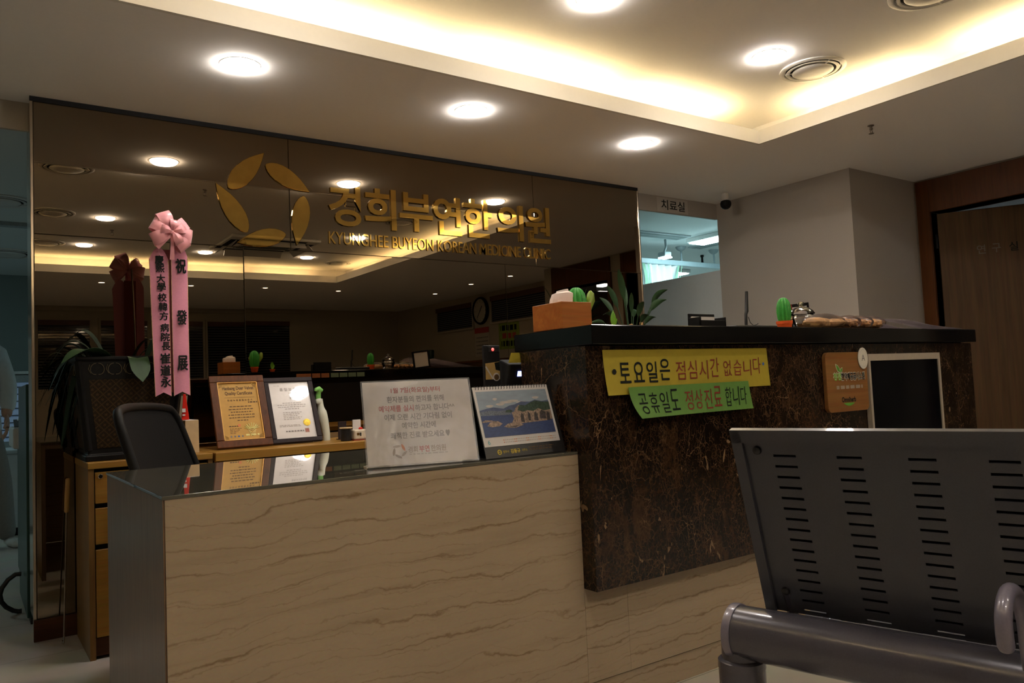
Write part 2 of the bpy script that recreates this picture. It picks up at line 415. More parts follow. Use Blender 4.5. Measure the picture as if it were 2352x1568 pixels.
# ------------------------------------------------------------------ geometry helpers
class MB:
    """collects shapes (world coordinates); build() links them as ONE mesh object"""
    def __init__(self):
        self.v = []; self.f = []; self.mi = []; self.names = []
    def slot(self, m):
        if m not in self.names:
            self.names.append(m)
        return self.names.index(m)
    def add(self, verts, faces, m):
        o = len(self.v); k = self.slot(m)
        self.v += [V(p) for p in verts]
        for f in faces:
            self.f.append([i + o for i in f]); self.mi.append(k)
        return self
    def box(self, lo, hi, m, M=None):
        x0, y0, z0 = lo; x1, y1, z1 = hi
        vs = [V(p) for p in ((x0, y0, z0), (x1, y0, z0), (x1, y1, z0), (x0, y1, z0), (x0, y0, z1), (x1, y0, z1), (x1, y1, z1), (x0, y1, z1))]
        if M is not None: vs = [M @ p for p in vs]
        return self.add(vs, [(0, 3, 2, 1), (4, 5, 6, 7), (0, 1, 5, 4), (1, 2, 6, 5), (2, 3, 7, 6), (3, 0, 4, 7)], m)
    def prism(self, poly, o, ux, uy, th, m, back=True):
        """polygon in the frame (o, ux, uy) thickened by th along ux x uy (front face outermost)"""
        o = V(o); ux = V(ux); uy = V(uy); n = ux.cross(uy).normalized()
        k = len(poly)
        if sum(poly[i - 1][0] * poly[i][1] - poly[i][0] * poly[i - 1][1] for i in range(k)) < 0: poly = poly[::-1]
        fr = [o + ux * a + uy * b + n * th for a, b in poly]
        bk = [o + ux * a + uy * b for a, b in poly]
        fs = [tuple(range(k)), tuple(range(2 * k - 1, k - 1, -1))] + [((i + 1) % k, i, k + i, k + (i + 1) % k) for i in range(k)]
        return self.add(fr + bk, fs, m)
    def flat(self, poly, o, ux, uy, m, off=0.0):
        o = V(o); ux = V(ux); uy = V(uy); n = ux.cross(uy).normalized() * off
        return self.add([o + ux * a + uy * b + n for a, b in poly], [tuple(range(len(poly)))], m)
    def tube(self, pts, r, m, seg=10, cap=True, flat=None):
        """swept round tube; r number or list; flat=(axis vector, factor) squashes the section"""
        pts = [V(p) for p in pts]; n = len(pts)
        rs = r if isinstance(r, (list, tuple)) else [r] * n
        vs = []; fs = []
        prev = None
        for i, p in enumerate(pts):
            t = (pts[min(i + 1, n - 1)] - pts[max(i - 1, 0)]).normalized()
            if prev is None:
                a = V((0, 0, 1)) if abs(t.z) < 0.9 else V((1, 0, 0))
                s = t.cross(a).normalized()
            else:
                s = (prev - t * prev.dot(t))
                s = s.normalized() if s.length > 1e-6 else t.orthogonal().normalized()
            prev = s; w = t.cross(s)
            for k in range(seg):
                a = 2 * math.pi * k / seg
                d = s * math.cos(a) + w * math.sin(a)
                if flat is not None:
                    d = d - flat[0] * d.dot(flat[0]) * (1 - flat[1])
                vs.append(p + d * rs[i])
        for i in range(n - 1):
            for k in range(seg):
                k2 = (k + 1) % seg
                fs.append((i * seg + k, i * seg + k2, (i + 1) * seg + k2, (i + 1) * seg + k))
        if cap:
            fs.append(tuple(range(seg - 1, -1, -1)))
            fs.append(tuple(range((n - 1) * seg, n * seg)))
        return self.add(vs, fs, m)
    def lathe(self, prof, c, m, seg=32, axis=(0, 0, 1), rib=None, cap=True):
        """profile of (radius, height) turned about axis through c"""
        c = V(c); ax = V(axis).normalized(); s = ax.orthogonal().normalized(); w = ax.cross(s)
        vs = []; fs = []
        for r, h in prof:
            for k in range(seg):
                a = 2 * math.pi * k / seg
                q = r * (1 + (rib[0] * math.cos(rib[1] * a) if rib else 0))
                vs.append(c + ax * h + (s * math.cos(a) + w * math.sin(a)) * q)
        for i in range(len(prof) - 1):
            for k in range(seg):
                k2 = (k + 1) % seg
                fs.append((i * seg + k, i * seg + k2, (i + 1) * seg + k2, (i + 1) * seg + k))
        if cap and prof[0][0] > 1e-6: fs.append(tuple(range(seg - 1, -1, -1)))
        if cap and prof[-1][0] > 1e-6: fs.append(tuple(range((len(prof) - 1) * seg, len(prof) * seg)))
        return self.add(vs, fs, m)
    def sheet(self, rows, m, th=0.0):
        """grid of points (list of rows) as a surface, optionally with thickness"""
        nr = len(rows); nc = len(rows[0])
        vs = [V(p) for r in rows for p in r]; fs = []
        for i in range(nr - 1):
            for j in range(nc - 1):
                fs.append((i * nc + j, i * nc + j + 1, (i + 1) * nc + j + 1, (i + 1) * nc + j))
        if th:
            nrm = [V((0, 0, 0)) for _ in vs]
            for f in fs:
                n = (vs[f[1]] - vs[f[0]]).cross(vs[f[3]] - vs[f[0]])
                for i in f: nrm[i] += n
            k = len(vs)
            vs2 = [p - (n.normalized() if n.length else V((0, 0, 1))) * th for p, n in zip(vs, nrm)]
            fs2 = [tuple(i + k for i in reversed(f)) for f in fs]
            ring = [j for j in range(nc)] + [i * nc + nc - 1 for i in range(1, nr)] + [(nr - 1) * nc + j for j in range(nc - 2, -1, -1)] + [i * nc for i in range(nr - 2, 0, -1)]
            side = []
            for a, b in zip(ring, ring[1:] + ring[:1]): side.append((b, a, a + k, b + k))
            return self.add(vs + vs2, fs + fs2 + side, m)
        return self.add(vs, fs, m)
    def text(self, s, o, ux, uy, m, fit=None, h=None, off=0.0, ext=0.0, bold=0.0, align='L', side=None, fat=0.0):
        """lettering on the plane (o, ux, uy). fit=(w,h) stretches the string into that box with o lower left;
        h sets the height keeping proportion (align L/C/R about o)"""
        vs, fs, nfront = glyphs(s, bold, ext > 0)
        if not vs: return self
        x0 = min(p[0] for p in vs); x1 = max(p[0] for p in vs); y0 = min(p[1] for p in vs); y1 = max(p[1] for p in vs)
        w0 = max(x1 - x0, 1e-6); h0 = max(y1 - y0, 1e-6)
        if fit: sx, sy = fit[0] / w0, fit[1] / h0; dx = 0
        else:
            sx = sy = h / h0; dx = {'L': 0, 'C': -0.5, 'R': -1}[align] * w0 * sx
        o = V(o); ux = V(ux); uy = V(uy); n = ux.cross(uy).normalized()
        pts = [o + ux * ((p[0] - x0) * sx + dx) + uy * ((p[1] - y0) * sy) + n * (off + (ext if p[2] > 0 else 0)) for p in vs]
        if ext and side:
            self.add(pts, fs[:nfront], m); self.add(pts, fs[nfront:], side)
        else:
            self.add(pts, fs, m)
            for k, (fx, fy) in enumerate(((fat, 0), (-fat, 0), (0, fat), (0, -fat)) if fat else ()):
                self.add([p + ux * fx + uy * fy + n * (.00008 * (k + 1)) for p in pts], fs, m)
        return self
    def build(self, name, parent=None, smooth=False, bevel=0.0, seg=2, origin=None, sub=0, angle=35):
        w = wloc(parent)
        if parent is None:
            if origin is None:
                xs = [p.x for p in self.v]; ys = [p.y for p in self.v]; zs = [p.z for p in self.v]
                origin = ((min(xs) + max(xs)) / 2, (min(ys) + max(ys)) / 2, min(zs))
            w = V(origin)
        me = bpy.data.meshes.new(name)
        me.from_pydata([p - w for p in self.v], [], self.f)
        for n in self.names: me.materials.append(MATS[n])
        me.polygons.foreach_set('material_index', self.mi)
        me.validate()
        o = bpy.data.objects.new(name, me)
        COL.objects.link(o)
        if parent is not None: o.parent = parent
        else: o.location = w
        if smooth:
            me.polygons.foreach_set('use_smooth', [True] * len(me.polygons))
            if sub == 0: me.set_sharp_from_angle(angle=R(angle))
        if bevel:
            b = o.modifiers.new('bevel', 'BEVEL'); b.width = bevel; b.segments = seg; b.limit_method = 'ANGLE'; b.angle_limit = R(40)
        if sub:
            b = o.modifiers.new('sub', 'SUBSURF'); b.levels = sub; b.render_levels = sub
        return o

def wloc(o):
    p = V((0, 0, 0))
    while o is not None:
        p = p + o.location; o = o.parent
    return p
_fc = bpy.data.curves.new('lettering_source', 'FONT')
_fc.resolution_u = 4
_fo = bpy.data.objects.new('lettering_source', _fc)
_cache = {}
def glyphs(s, bold=0.0, solid=False):
    key = (s, bold, solid)
    if key in _cache: return _cache[key]
    COL.objects.link(_fo)
    _fc.body = s; _fc.offset = bold; _fc.extrude = 0.05 if solid else 0.0
    dg = bpy.context.evaluated_depsgraph_get(); dg.update()
    me = bpy.data.meshes.new_from_object(_fo.evaluated_get(dg))
    vs = [tuple(p.co) for p in me.vertices]
    front = [tuple(p.vertices) for p in me.polygons if not solid or all(vs[i][2] > 0 for i in p.vertices)]
    rest = [tuple(p.vertices) for p in me.polygons if solid and not all(vs[i][2] > 0 for i in p.vertices) and not all(vs[i][2] < 0 for i in p.vertices)]
    bpy.data.meshes.remove(me)
    COL.objects.unlink(_fo)
    _cache[key] = (vs, front + rest, len(front))
    return _cache[key]

def thing(name, label, cat, loc=(0, 0, 0), group=None):
    o = bpy.data.objects.new(name, None)
    o.empty_display_size = 0.1
    COL.objects.link(o)
    o.location = loc
    o['label'] = label; o['category'] = cat
    if group: o['group'] = group
    return o
def tag(o, label, cat, group=None, kind=None):
    o['label'] = label; o['category'] = cat
    if group: o['group'] = group
    if kind: o['kind'] = kind
    return o
def struct(o, label=None):
    o['kind'] = 'structure'
    if label: o['label'] = label
    return o
def dup(root, loc, label, group=None):
    r = root.copy(); COL.objects.link(r); r.location = loc; r['label'] = label
    if group: r['group'] = group
    for ch in list(root.children):
        c = ch.copy(); COL.objects.link(c); c.parent = r
        for g in list(ch.children):
            d = g.copy(); COL.objects.link(d); d.parent = c
    return r
def circle(r, n=32, cx=0, cy=0, ry=None):
    return [(cx + r * math.cos(2 * math.pi * k / n), cy + (ry or r) * math.sin(2 * math.pi * k / n)) for k in range(n)]
def rrect(w, h, r, n=5, x=0, y=0):
    out = []
    for cx, cy, a0 in ((w - r, h - r, 0), (r, h - r, 90), (r, r, 180), (w - r, r, 270)):
        for k in range(n + 1):
            a = R(a0 + 90 * k / n); out.append((x + cx + r * math.cos(a), y + cy + r * math.sin(a)))
    return out
def rect(x0, y0, x1, y1):
    return [(x0, y0), (x1, y0), (x1, y1), (x0, y1)]
X, Y, Z = V((1, 0, 0)), V((0, 1, 0)), V((0, 0, 1))
def dashes(mb, o, ux, uy, x0, x1, y, h, m, off, seed=0, word=0.02):
    """a line of print too small to read: broken short bars"""
    rnd = random.Random(seed); x = x0
    while x < x1:
        w = min(word * rnd.uniform(0.4, 1.3), x1 - x)
        mb.flat(rect(x, y, x + w, y + h), o, ux, uy, m, off)
        x += w + word * 0.28

# ------------------------------------------------------------------ measures of the place (metres)
YM = 3.844           # mirror wall
MX0, MX1 = 0.227, 3.82
ZC, ZU = 2.30, 2.48  # soffit, raised ceiling
CX, CY = 3.758, 2.780   # inner corner of the cove lip
CX0, CY0 = -0.30, -1.384
YL = 3.945           # plane of the lintels either side of the mirror wall
XW, YW = 4.757, 2.837   # corner of the white column
XD = 5.578           # wall with the wooden doors
YF, XMB, XMB2 = 1.746, 1.487, 3.835   # marble front, its left face and its right end
YDK, XDK, ZDK = 1.802, 0.342, 0.762   # stone desk front, left end, top
XLW, XRW, YBW = -2.6, 6.2, -4.6
YT, ZT = 9.9, 2.40   # treatment room back wall and ceiling

# ------------------------------------------------------------------ floor, ceiling
m = MB(); m.box((XLW, YBW, -0.1), (9.2, YT, 0), 'floor_tile'); struct(m.build('floor', origin=(0, 0, 0)))

m = MB()
tr = 0.21            # trough width behind the lip
zs = ZC + 0.012
def slab(x0, y0, x1, y1): m.box((x0, y0, ZC), (x1, y1, ZC + 0.02), 'ceiling_paint')
t = 0.018
slab(XLW, CY + t, XRW, YL + 0.02); slab(XLW, YBW, XRW, CY0 - t); slab(XLW, CY0 - t, CX0 - t, CY + t); slab(CX + t, CY0 - t, XRW, CY + t)
struct(m.build('ceiling', origin=(0, 0, ZC)))
m = MB()
m.box((CX0 - tr - .02, CY0 - tr - .02, ZU), (CX + tr + .02, CY + tr + .02, ZU + 0.04), 'ceiling_paint')
struct(m.build('ceiling_raised', origin=(0, 0, ZU)))
m = MB()             # outer sides of the trough
h0, h1 = ZC + 0.02, ZU
m.box((CX0 - tr - .02, CY + tr, h0), (CX + tr + .02, CY + tr + .02, h1), 'ceiling_paint')
m.box((CX0 - tr - .02, CY0 - tr - .02, h0), (CX + tr + .02, CY0 - tr, h1), 'ceiling_paint')
m.box((CX + tr, CY0 - tr, h0), (CX + tr + .02, CY + tr, h1), 'ceiling_paint')
m.box((CX0 - tr - .02, CY0 - tr, h0), (CX0 - tr, CY + tr, h1), 'ceiling_paint')
struct(m.build('trim_1', origin=(CX, CY, ZC)))
m = MB()             # the lip all round
lz = ZC + 0.077
m.box((CX0 - t, CY, ZC - 0.001), (CX + t, CY + t, lz), 'lip_paint'); m.box((CX0 - t, CY0 - t, ZC - 0.001), (CX + t, CY0, lz), 'lip_paint')
m.box((CX, CY0, ZC - 0.001), (CX + t, CY, lz), 'lip_paint'); m.box((CX0 - t, CY0, ZC - 0.001), (CX0, CY, lz), 'lip_paint')
struct(m.build('trim_2', origin=(CX, CY, ZC)))
# warm tubes lying in the trough
def cove_tube(a, b, first=[None]):
    a = V(a); b = V(b); c = (a + b) / 2
    g = 'warm tubes in the ceiling cove'
    o = thing('fluorescent_tube', 'warm white fluorescent tube lying hidden behind the ceiling cove lip', 'light', c, g)
    q = MB(); q.tube([a, b], 0.009, 'cove_glow', 8); q.build('tube', o, smooth=True)
    d = (b - a).normalized()
    q = MB()
    for p, s in ((a, 1), (b, -1)): q.tube([p - d * 0.02 * s, p], 0.011, 'white_plastic', 8)
    s = d.cross(Z) * 0.014
    q.box((-0.014, -0.014, 0), (0.014, 0.014, (b - a).length), 'white_plastic', Matrix.Translation(a - Z * 0.026) @ d.to_track_quat('Z', 'Y').to_matrix().to_4x4())
    q.build('batten', o)
    return o
zt = ZC + 0.062
for x0, x1, dy in ((2.80, 3.52, .07), (1.78, 2.66, .07), (0.66, 1.68, .17), (-0.25, 0.60, .17)):
    cove_tube((x0, CY + dy, zt), (x1, CY + dy, zt)); cove_tube((x0, CY0 - 0.085, zt), (x1, CY0 - 0.085, zt))
for y0, y1 in ((1.90, 2.55), (0.78, 1.66), (-0.34, 0.62), (-1.33, -0.48)):
    cove_tube((CX + 0.075, y0, zt), (CX + 0.075, y1, zt)); cove_tube((CX0 - 0.085, y0, zt), (CX0 - 0.085, y1, zt))

# ------------------------------------------------------------------ walls
m = MB(); m.box((MX0 + .01, YM + 0.012, 0), (MX1 - .01, YL + 0.10, ZC), 'wall_paint_dim'); struct(m.build('wall_mirror'))
m = MB(); m.box((MX1 - .01, YL, 2.181), (XW, YL + 0.02, ZT), 'wall_paint'); struct(m.build('wall_lintel_right'))
m = MB(); m.box((XLW, YL, 2.175), (MX0 + .01, YL + 0.02, ZT), 'wall_paint_dim'); struct(m.build('wall_lintel_left'))
m = MB(); m.box((XLW - 0.1, YBW, 0), (XLW, YT, ZU + .1), 'wall_paint_dim'); struct(m.build('wall_left'))
m = MB(); m.box((XW, YW, 0), (XD + .14, YL, ZC), 'wall_paint'); m.box((XW, YL, 0), (XW + 0.12, YT - 2.5, 1.787), 'cool_paint')
struct(m.build('wall_column'))
# wall with the two wooden doors: openings door 1 y 1.84..2.73, door 2 y 0.62..1.56
D1 = (1.84, 2.735, 2.058); D2 = (0.66, 1.56, 2.03)
m = MB()
for y0, y1, z0, z1 in ((0.45, D2[0], 0, ZC), (D2[0], D2[1], D2[2], ZC), (D2[1], D1[0], 0, ZC), (D1[0], D1[1], D1[2], ZC), (D1[1], YW, 0, ZC)):
    m.box((XD, y0, z0), (XD + 0.14, y1, z1), 'wall_paint_dim')
m.box((XD + .14, 0.45, 0), (XRW + 0.1, 0.55, ZC), 'wall_paint_dim')
struct(m.build('wall_right'))
m = MB(); m.box((XRW, YBW, 0), (XRW + 0.1, 0.45, ZC), 'wall_paint_dim'); struct(m.build('wall_right_waiting'))
m = MB(); m.box((XLW, YBW - 0.1, 0), (XRW + .1, YBW, ZC), 'wall_paint_dim'); struct(m.build('wall_back_waiting'))
m = MB()             # office behind the wooden doors
m.box((9.1, -1.7, 0), (9.2, YL, ZC), 'teal_paint'); m.box((XRW + .1, -1.7, 0), (9.2, -1.6, ZC), 'teal_paint'); m.box((XD + .14, YL - .1, 0), (9.2, YL, ZT), 'teal_paint')
m.box((XRW + .1, -1.7, ZC), (9.2, YL, ZC + .05), 'cool_paint'); m.box((XD + .14, .55, ZC), (XRW + .1, YL, ZC + .05), 'cool_paint')
struct(m.build('wall_office'))
m = MB()             # treatment rooms behind the mirror wall
m.box((XLW, YT, 0), (9.2, YT + 0.1, ZT), 'teal_paint'); m.box((9.1, YL, 0), (9.2, YT, ZT), 'cool_paint')
struct(m.build('wall_back'))
m = MB(); m.box((XLW, YL + .05, ZT), (9.2, YT, ZT + 0.05), 'cool_paint'); struct(m.build('ceiling_treatment'))
m = MB(); m.box((XLW, 7.05, ZT - 0.03), (4.5, 7.13, ZT), 'grille_grey'); struct(m.build('trim_3'))
# wooden base under the mirrors, black strip painting the shadow gap above them
m = MB(); m.box((MX0, YM - 0.012, 0), (MX1, YM + 0.012, 0.088), 'base_wood'); struct(m.build('baseboard_mirror'))
m = MB(); m.box((MX0, YM - 0.002, 2.278), (MX1, YM + 0.012, ZC), 'black_matte'); struct(m.build('trim_4'))

# ------------------------------------------------------------------ mirror panels and their metal edge trims
ZS = 1.702
gap = 0.0012
def mirror(x0, x1, z0, z1, label, tilt=0.0):
    """tilt: how far the top edge stands out, the panels are not hung quite plumb"""
    q = MB(); x0 += gap; x1 -= gap; z0 += gap; z1 -= gap
    q.add([(x0, YM, z0), (x1, YM, z0), (x1, YM + .0115, z0), (x0, YM + .0115, z0), (x0, YM - tilt, z1), (x1, YM - tilt, z1), (x1, YM - tilt + .0115, z1), (x0, YM - tilt + .0115, z1)],
          [(0, 3, 2, 1), (4, 5, 6, 7), (0, 1, 5, 4), (1, 2, 6, 5), (2, 3, 7, 6), (3, 0, 4, 7)], 'bronze_mirror')
    return tag(q.build('mirror_panel', bevel=0.0012, seg=1), label, 'mirror', 'bronze mirror panels of the reception wall')
mirror(MX0 + .012, 1.355, ZS, 2.278, 'bronze mirror panel at upper left, behind the golden leaf emblem')
mirror(1.355, 2.91, ZS, 2.278, 'long bronze mirror panel behind the big golden Korean letters')
mirror(2.91, MX1 - .012, ZS, 2.278, 'narrow bronze mirror panel at upper right of the reception wall')
mirror(MX0 + .012, 1.115, 0.088, ZS, 'tall bronze mirror panel behind the pink ribbon and planter', 0.0045)
mirror(1.115, 2.67, 0.088, ZS, 'wide lower bronze mirror panel behind the framed certificates', 0.0062)
mirror(2.67, MX1 - .012, 0.088, ZS, 'lower right bronze mirror panel behind the leafy plant', 0.0055)
for x0, x1, lb in ((MX0, MX0 + .012, 'slim metal trim along the left edge of the mirror wall'), (MX1 - .012, MX1, 'slim metal trim along the right edge of the mirror wall')):
    q = MB(); q.box((x0, YM - 0.006, 0.088), (x1, YL + 0.1, 2.278), 'trim_bronze'); struct(q.build('trim_5' if x0 < 1 else 'trim_6', bevel=0.002, seg=1), lb)

# ------------------------------------------------------------------ golden clinic sign on the mirror
YS = YM - 0.001
sign = thing('clinic_sign', 'golden clinic sign of five leaves, Korean letters and an English line', 'sign', (2.0, YS, 1.9))
UX, UY = X, Z        # plane facing the viewer: X x Z = -Y
def petal(tip, base, w):
    t = V((tip[0], tip[1])); b = V((base[0], base[1])); d = b - t; L = d.length; d /= L; n = V((-d.y, d.x))
    pr = [(0, 0), (.06, .16), (.15, .40), (.28, .69), (.42, .90), (.56, 1.0), (.70, .98), (.82, .82), (.91, .58), (.965, .34), (1, .10)]
    up = [t + d * (a * L) + n * (w / 2 * k) for a, k in pr]; dn = [t + d * (a * L) - n * (w / 2 * k) for a, k in pr[1:]]
    q = MB(); q.prism([(p.x, p.y) for p in up + dn[::-1][:]], (0, YS, 0), UX, UY, 0.008, 'gold')
    o = q.build('leaf_shape', sign, bevel=0.0015, seg=1)
    return o
petal((1.229, 2.187), (1.052, 1.988), 0.098)
petal((1.460, 2.012), (1.236, 2.128), 0.094)
petal((1.384, 1.728), (1.428, 1.988), 0.092)
petal((1.084, 1.722), (1.328, 1.782), 0.088)
petal((0.991, 2.008), (1.136, 1.778), 0.094)
for ch, x0, x1, z1, z0 in (('경', 1.56, 1.742, 2.066, 1.85), ('희', 1.764, 1.952, 2.075, 1.848), ('부', 1.972, 2.182, 2.072, 1.853), ('연', 2.187, 2.373, 2.073, 1.849),
                           ('한', 2.39, 2.587, 2.079, 1.849), ('의', 2.624, 2.819, 2.071, 1.85), ('원', 2.834, 3.029, 2.078, 1.849)):
    q = MB(); q.text(ch, (x0, YS, z0), UX, UY, 'gold', fit=(x1 - x0, z1 - z0), ext=0.009, bold=0.022, side='gold_side')
    q.build('korean_letter', sign)
q = MB(); q.text('KYUNGHEE BUYEON KOREAN MEDICINE CLINIC', (1.557, YS, 1.751), UX, UY, 'gold', fit=(1.466, 0.066), ext=0.006, bold=0.004, side='gold_side')
q.build('english_lettering', sign)

# ------------------------------------------------------------------ ceiling fixtures
def downlight(first, loc, r, label, group):
    if first is not None: return dup(first, loc, label, group)
    x, y, z = loc
    o = thing('downlight', label, 'ceiling light', loc, group)
    q = MB(); q.lathe([(r * 1.10, -0.0004), (r * 1.10, -0.0015), (r * 1.02, -0.0028), (r * 0.98, -0.001), (r * 0.98, 0.004)], loc, 'diffuser_white', 36, cap=False)
    q.build('rim', o, smooth=True)
    q = MB(); q.lathe([(r * 0.985, -0.002), (r * 0.95, -0.009), (r * 0.84, -0.0145), (r * 0.5, -0.018), (0.0, -0.0195)], loc, 'downlight_glow', 36)
    q.build('diffuser', o, smooth=True)
    return o
g1 = 'downlights over the reception desk'
d0 = downlight(None, (0.907, 3.106, ZC), 0.072, 'round downlight nearest the left, in the low ceiling before the mirror wall', g1)
downlight(d0, (2.001, 3.106, ZC), 0, 'middle of the three round downlights in the low ceiling before the mirror', g1)
downlight(d0, (3.121, 3.106, ZC), 0, 'round downlight nearest the cove corner, in the low ceiling before the mirror', g1)
g2 = 'downlights in the raised ceiling'
U = {(0, 0): 'round downlight seen in the mirror as a thin sliver at left below the topmost reflection', (1, 0): 'round downlight cut by the top edge of the photo, in the raised ceiling',
     (2, 0): 'round downlight in the raised ceiling beside the round air vent', (0, 1): 'round raised-ceiling downlight seen in the mirror left of the pink bow',
     (2, 1): 'round raised-ceiling downlight seen in the mirror behind the English lettering', (0, 2): 'farthest left round downlight seen in the mirror above the reflected bow',
     (1, 2): 'round downlight seen in the mirror right of the pink bow', (2, 2): 'round downlight seen in the mirror left of the reflected cove corner'}
xs = (0.935, 2.05, 3.14); ys = (2.235, 0.68, -0.73)
for (i, j), lb in U.items(): downlight(d0, (xs[i], ys[j], ZU), 0, lb, g2)

def spot(first, loc, label):
    if first is not None: return dup(first, loc, label, 'small spotlights over the far waiting area')
    o = thing('spotlight', label, 'ceiling light', loc, 'small spotlights over the far waiting area')
    q = MB(); q.lathe([(0.042, -0.0005), (0.042, -0.003), (0.032, -0.004), (0.032, 0.002)], loc, 'diffuser_white', 20, cap=False); q.build('rim', o, smooth=True)
    q = MB(); q.lathe([(0.031, -0.0015), (0.0, -0.004)], loc, 'spot_glow', 20); q.build('lamp', o, smooth=True)
    return o
s0 = spot(None, (1.25, -2.05, ZC), 'small spotlight seen in the mirror left of the reflected ribbon')
for p, lb in (((2.20, -2.05), 'small spotlight seen in the mirror just right of the pink ribbon'), ((3.10, -2.1), 'small spotlight seen in the mirror below the mirror seam by the leaf emblem'),
              ((4.09, -2.14), 'small spotlight seen in the mirror under the reflected cove corner'), ((5.53, -2.07), 'small spotlight seen in the mirror left of the wall clock'),
              ((5.46, -0.98), 'small spotlight seen in the mirror above the wall clock'), ((5.50, -0.13), 'small spotlight seen in the mirror nearest the dark doorway')):
    spot(s0, (p[0], p[1], ZC), lb)

def vent(first, loc, label, r=0.158):
    if first is not None: return dup(first, loc, label, 'round air vents in the ceilings')
    o = thing('air_vent', label, 'air vent', loc, 'round air vents in the ceilings')
    q = MB(); q.lathe([(r, -0.0005), (r, -0.006), (r * .93, -0.011), (r * .86, -0.010), (r * .84, -0.002), (r * .80, -0.001)], loc, 'diffuser_white', 40, cap=False); q.build('ring', o, smooth=True)
    q = MB(); q.lathe([(r * .82, -0.0012), (0.0, -0.0013)], loc, 'dark_slot', 40); q.build('throat', o)
    q = MB(); q.lathe([(r * .80, -0.010), (r * .78, -0.013), (r * .70, -0.012), (r * .70, -0.005)], loc, 'diffuser_white', 40, cap=False); q.build('inner_ring', o, smooth=True)
    q = MB(); q.lathe([(r * .60, -0.006), (r * .62, -0.014), (r * .56, -0.020), (r * .3, -0.021), (0, -0.021)], loc, 'diffuser_white', 40)
    for k in range(3):
        a = R(40 + 120 * k); q.box((-.003, r * .55, -0.014), (.003, r * .82, -0.008), 'diffuser_white', Matrix.Translation(V(loc)) @ Matrix.Rotation(a, 4, 'Z'))
    q.build('disc', o, smooth=True)
    return o
v0 = vent(None, (3.47, 2.225, ZU), 'round air vent in the raised ceiling beside the right downlight')
vent(v0, (3.19, 1.50, ZU), 'round air vent cut by the top edge of the photo')
vent(v0, (0.56, 0.74, ZU), 'round air vent seen in the mirror left of the upper reflected downlight')
vent(v0, (0.62, -0.72, ZU), 'round air vent seen in the mirror above the reflected warm cove at far left')
vent(v0, (3.62, -0.98, ZU), 'round air vent seen in the mirror near the reflected cove corner')
vent(v0, (0.53, 2.10, ZU), 'round air vent seen in the mirror cut by the reflected ceiling edge')
va = vent(v0, (0.20, 6.35, ZT), 'round air vent in the cool treatment room ceiling, nearer of the two'); va.scale = (1.25, 1.25, 1)
va = vent(v0, (0.30, 8.5, ZT), 'large round air vent in the cool treatment room ceiling, farther of the two'); va.scale = (1.7, 1.7, 1)

def sprinkler(first, loc, label):
    if first is not None: return dup(first, loc, label, 'fire sprinklers in the ceilings')
    o = thing('fire_sprinkler', label, 'sprinkler', loc, 'fire sprinklers in the ceilings')
    q = MB(); q.lathe([(0.017, -0.0005), (0.016, -0.004), (0.007, -0.006), (0.007, -0.016), (0.009, -0.018), (0.009, -0.024), (0.004, -0.026)], loc, 'metal_rod', 16); q.build('body', o, smooth=True)
    q = MB()
    for s in (-1, 1): q.tube([V(loc) + V((s * .006, 0, -.024)), V(loc) + V((s * .011, 0, -.034)), V(loc) + V((s * .004, 0, -.044))], 0.002, 'metal_rod', 6)
    q.build('frame', o, smooth=True)
    q = MB(); q.lathe([(0.0, -0.0435), (0.014, -0.0445), (0.014, -0.046), (0, -0.046)], loc, 'metal_rod', 16); q.build('deflector', o)
    return o
k0 = sprinkler(None, (4.054, 2.273, ZC), 'small fire sprinkler hanging from the low ceiling at right')
sprinkler(k0, (1.42, 1.9, ZU), 'small fire sprinkler seen in the mirror right of the thin reflected downlight sliver')
sprinkler(k0, (1.05, 0.2, ZU), 'small fire sprinkler seen in the mirror above the reflected bow')

# four-way ceiling air conditioner, seen only in the mirror
acx, acy, ach = 2.43, 0.02, 0.43
ac = thing('ceiling_air_conditioner', 'square four-way air conditioner in the raised ceiling, seen in the mirror behind the emblem', 'air conditioner', (acx, acy, ZU))
q = MB(); q.box((acx - ach, acy - ach, ZU - 0.03), (acx + ach, acy + ach, ZU - 0.001), 'diffuser_white'); q.build('panel', ac, bevel=0.01)
q = MB(); q.box((acx - .24, acy - .24, ZU - 0.036), (acx + .24, acy + .24, ZU - 0.03), 'grille_grey')
for k in range(9): q.box((acx - .22, acy - .2 + k * .05 - .004, ZU - 0.039), (acx + .22, acy - .2 + k * .05 + .004, ZU - 0.036), 'dark_slot')
q.build('intake_grille', ac)
for a in range(4):
    M = Matrix.Translation((acx, acy, ZU - 0.03)) @ Matrix.Rotation(R(90 * a), 4, 'Z')
    q = MB(); q.box((-.30, .30, -0.002), (.30, .40, 0.002), 'dark_slot', M); q.build('outlet_slot', ac)
    q = MB(); q.box((-.29, -.04, -0.003), (.29, .04, 0.003), 'diffuser_white', M @ Matrix.Translation((0, .37, -0.030)) @ Matrix.Rotation(R(-48), 4, 'X')); q.build('louvre', ac)

# dome camera in the corner by the treatment room
q = thing('dome_camera', 'black dome security camera at the ceiling beside the treatment room sign', 'security camera', (4.53, 3.67, ZC))
dc = q
q = MB(); q.lathe([(0.026, 0), (0.026, -0.036), (0.022, -0.056)], (4.53, 3.67, ZC - .0005), 'diffuser_white', 28); q.build('mount', dc, smooth=True)
q = MB(); q.lathe([(0.022, -0.054), (0.034, -0.060), (0.040, -0.078), (0.037, -0.096), (0.028, -0.110), (0.015, -0.118), (0.0, -0.120)], (4.53, 3.67, ZC), 'frame_black', 28); q.build('dome', dc, smooth=True)

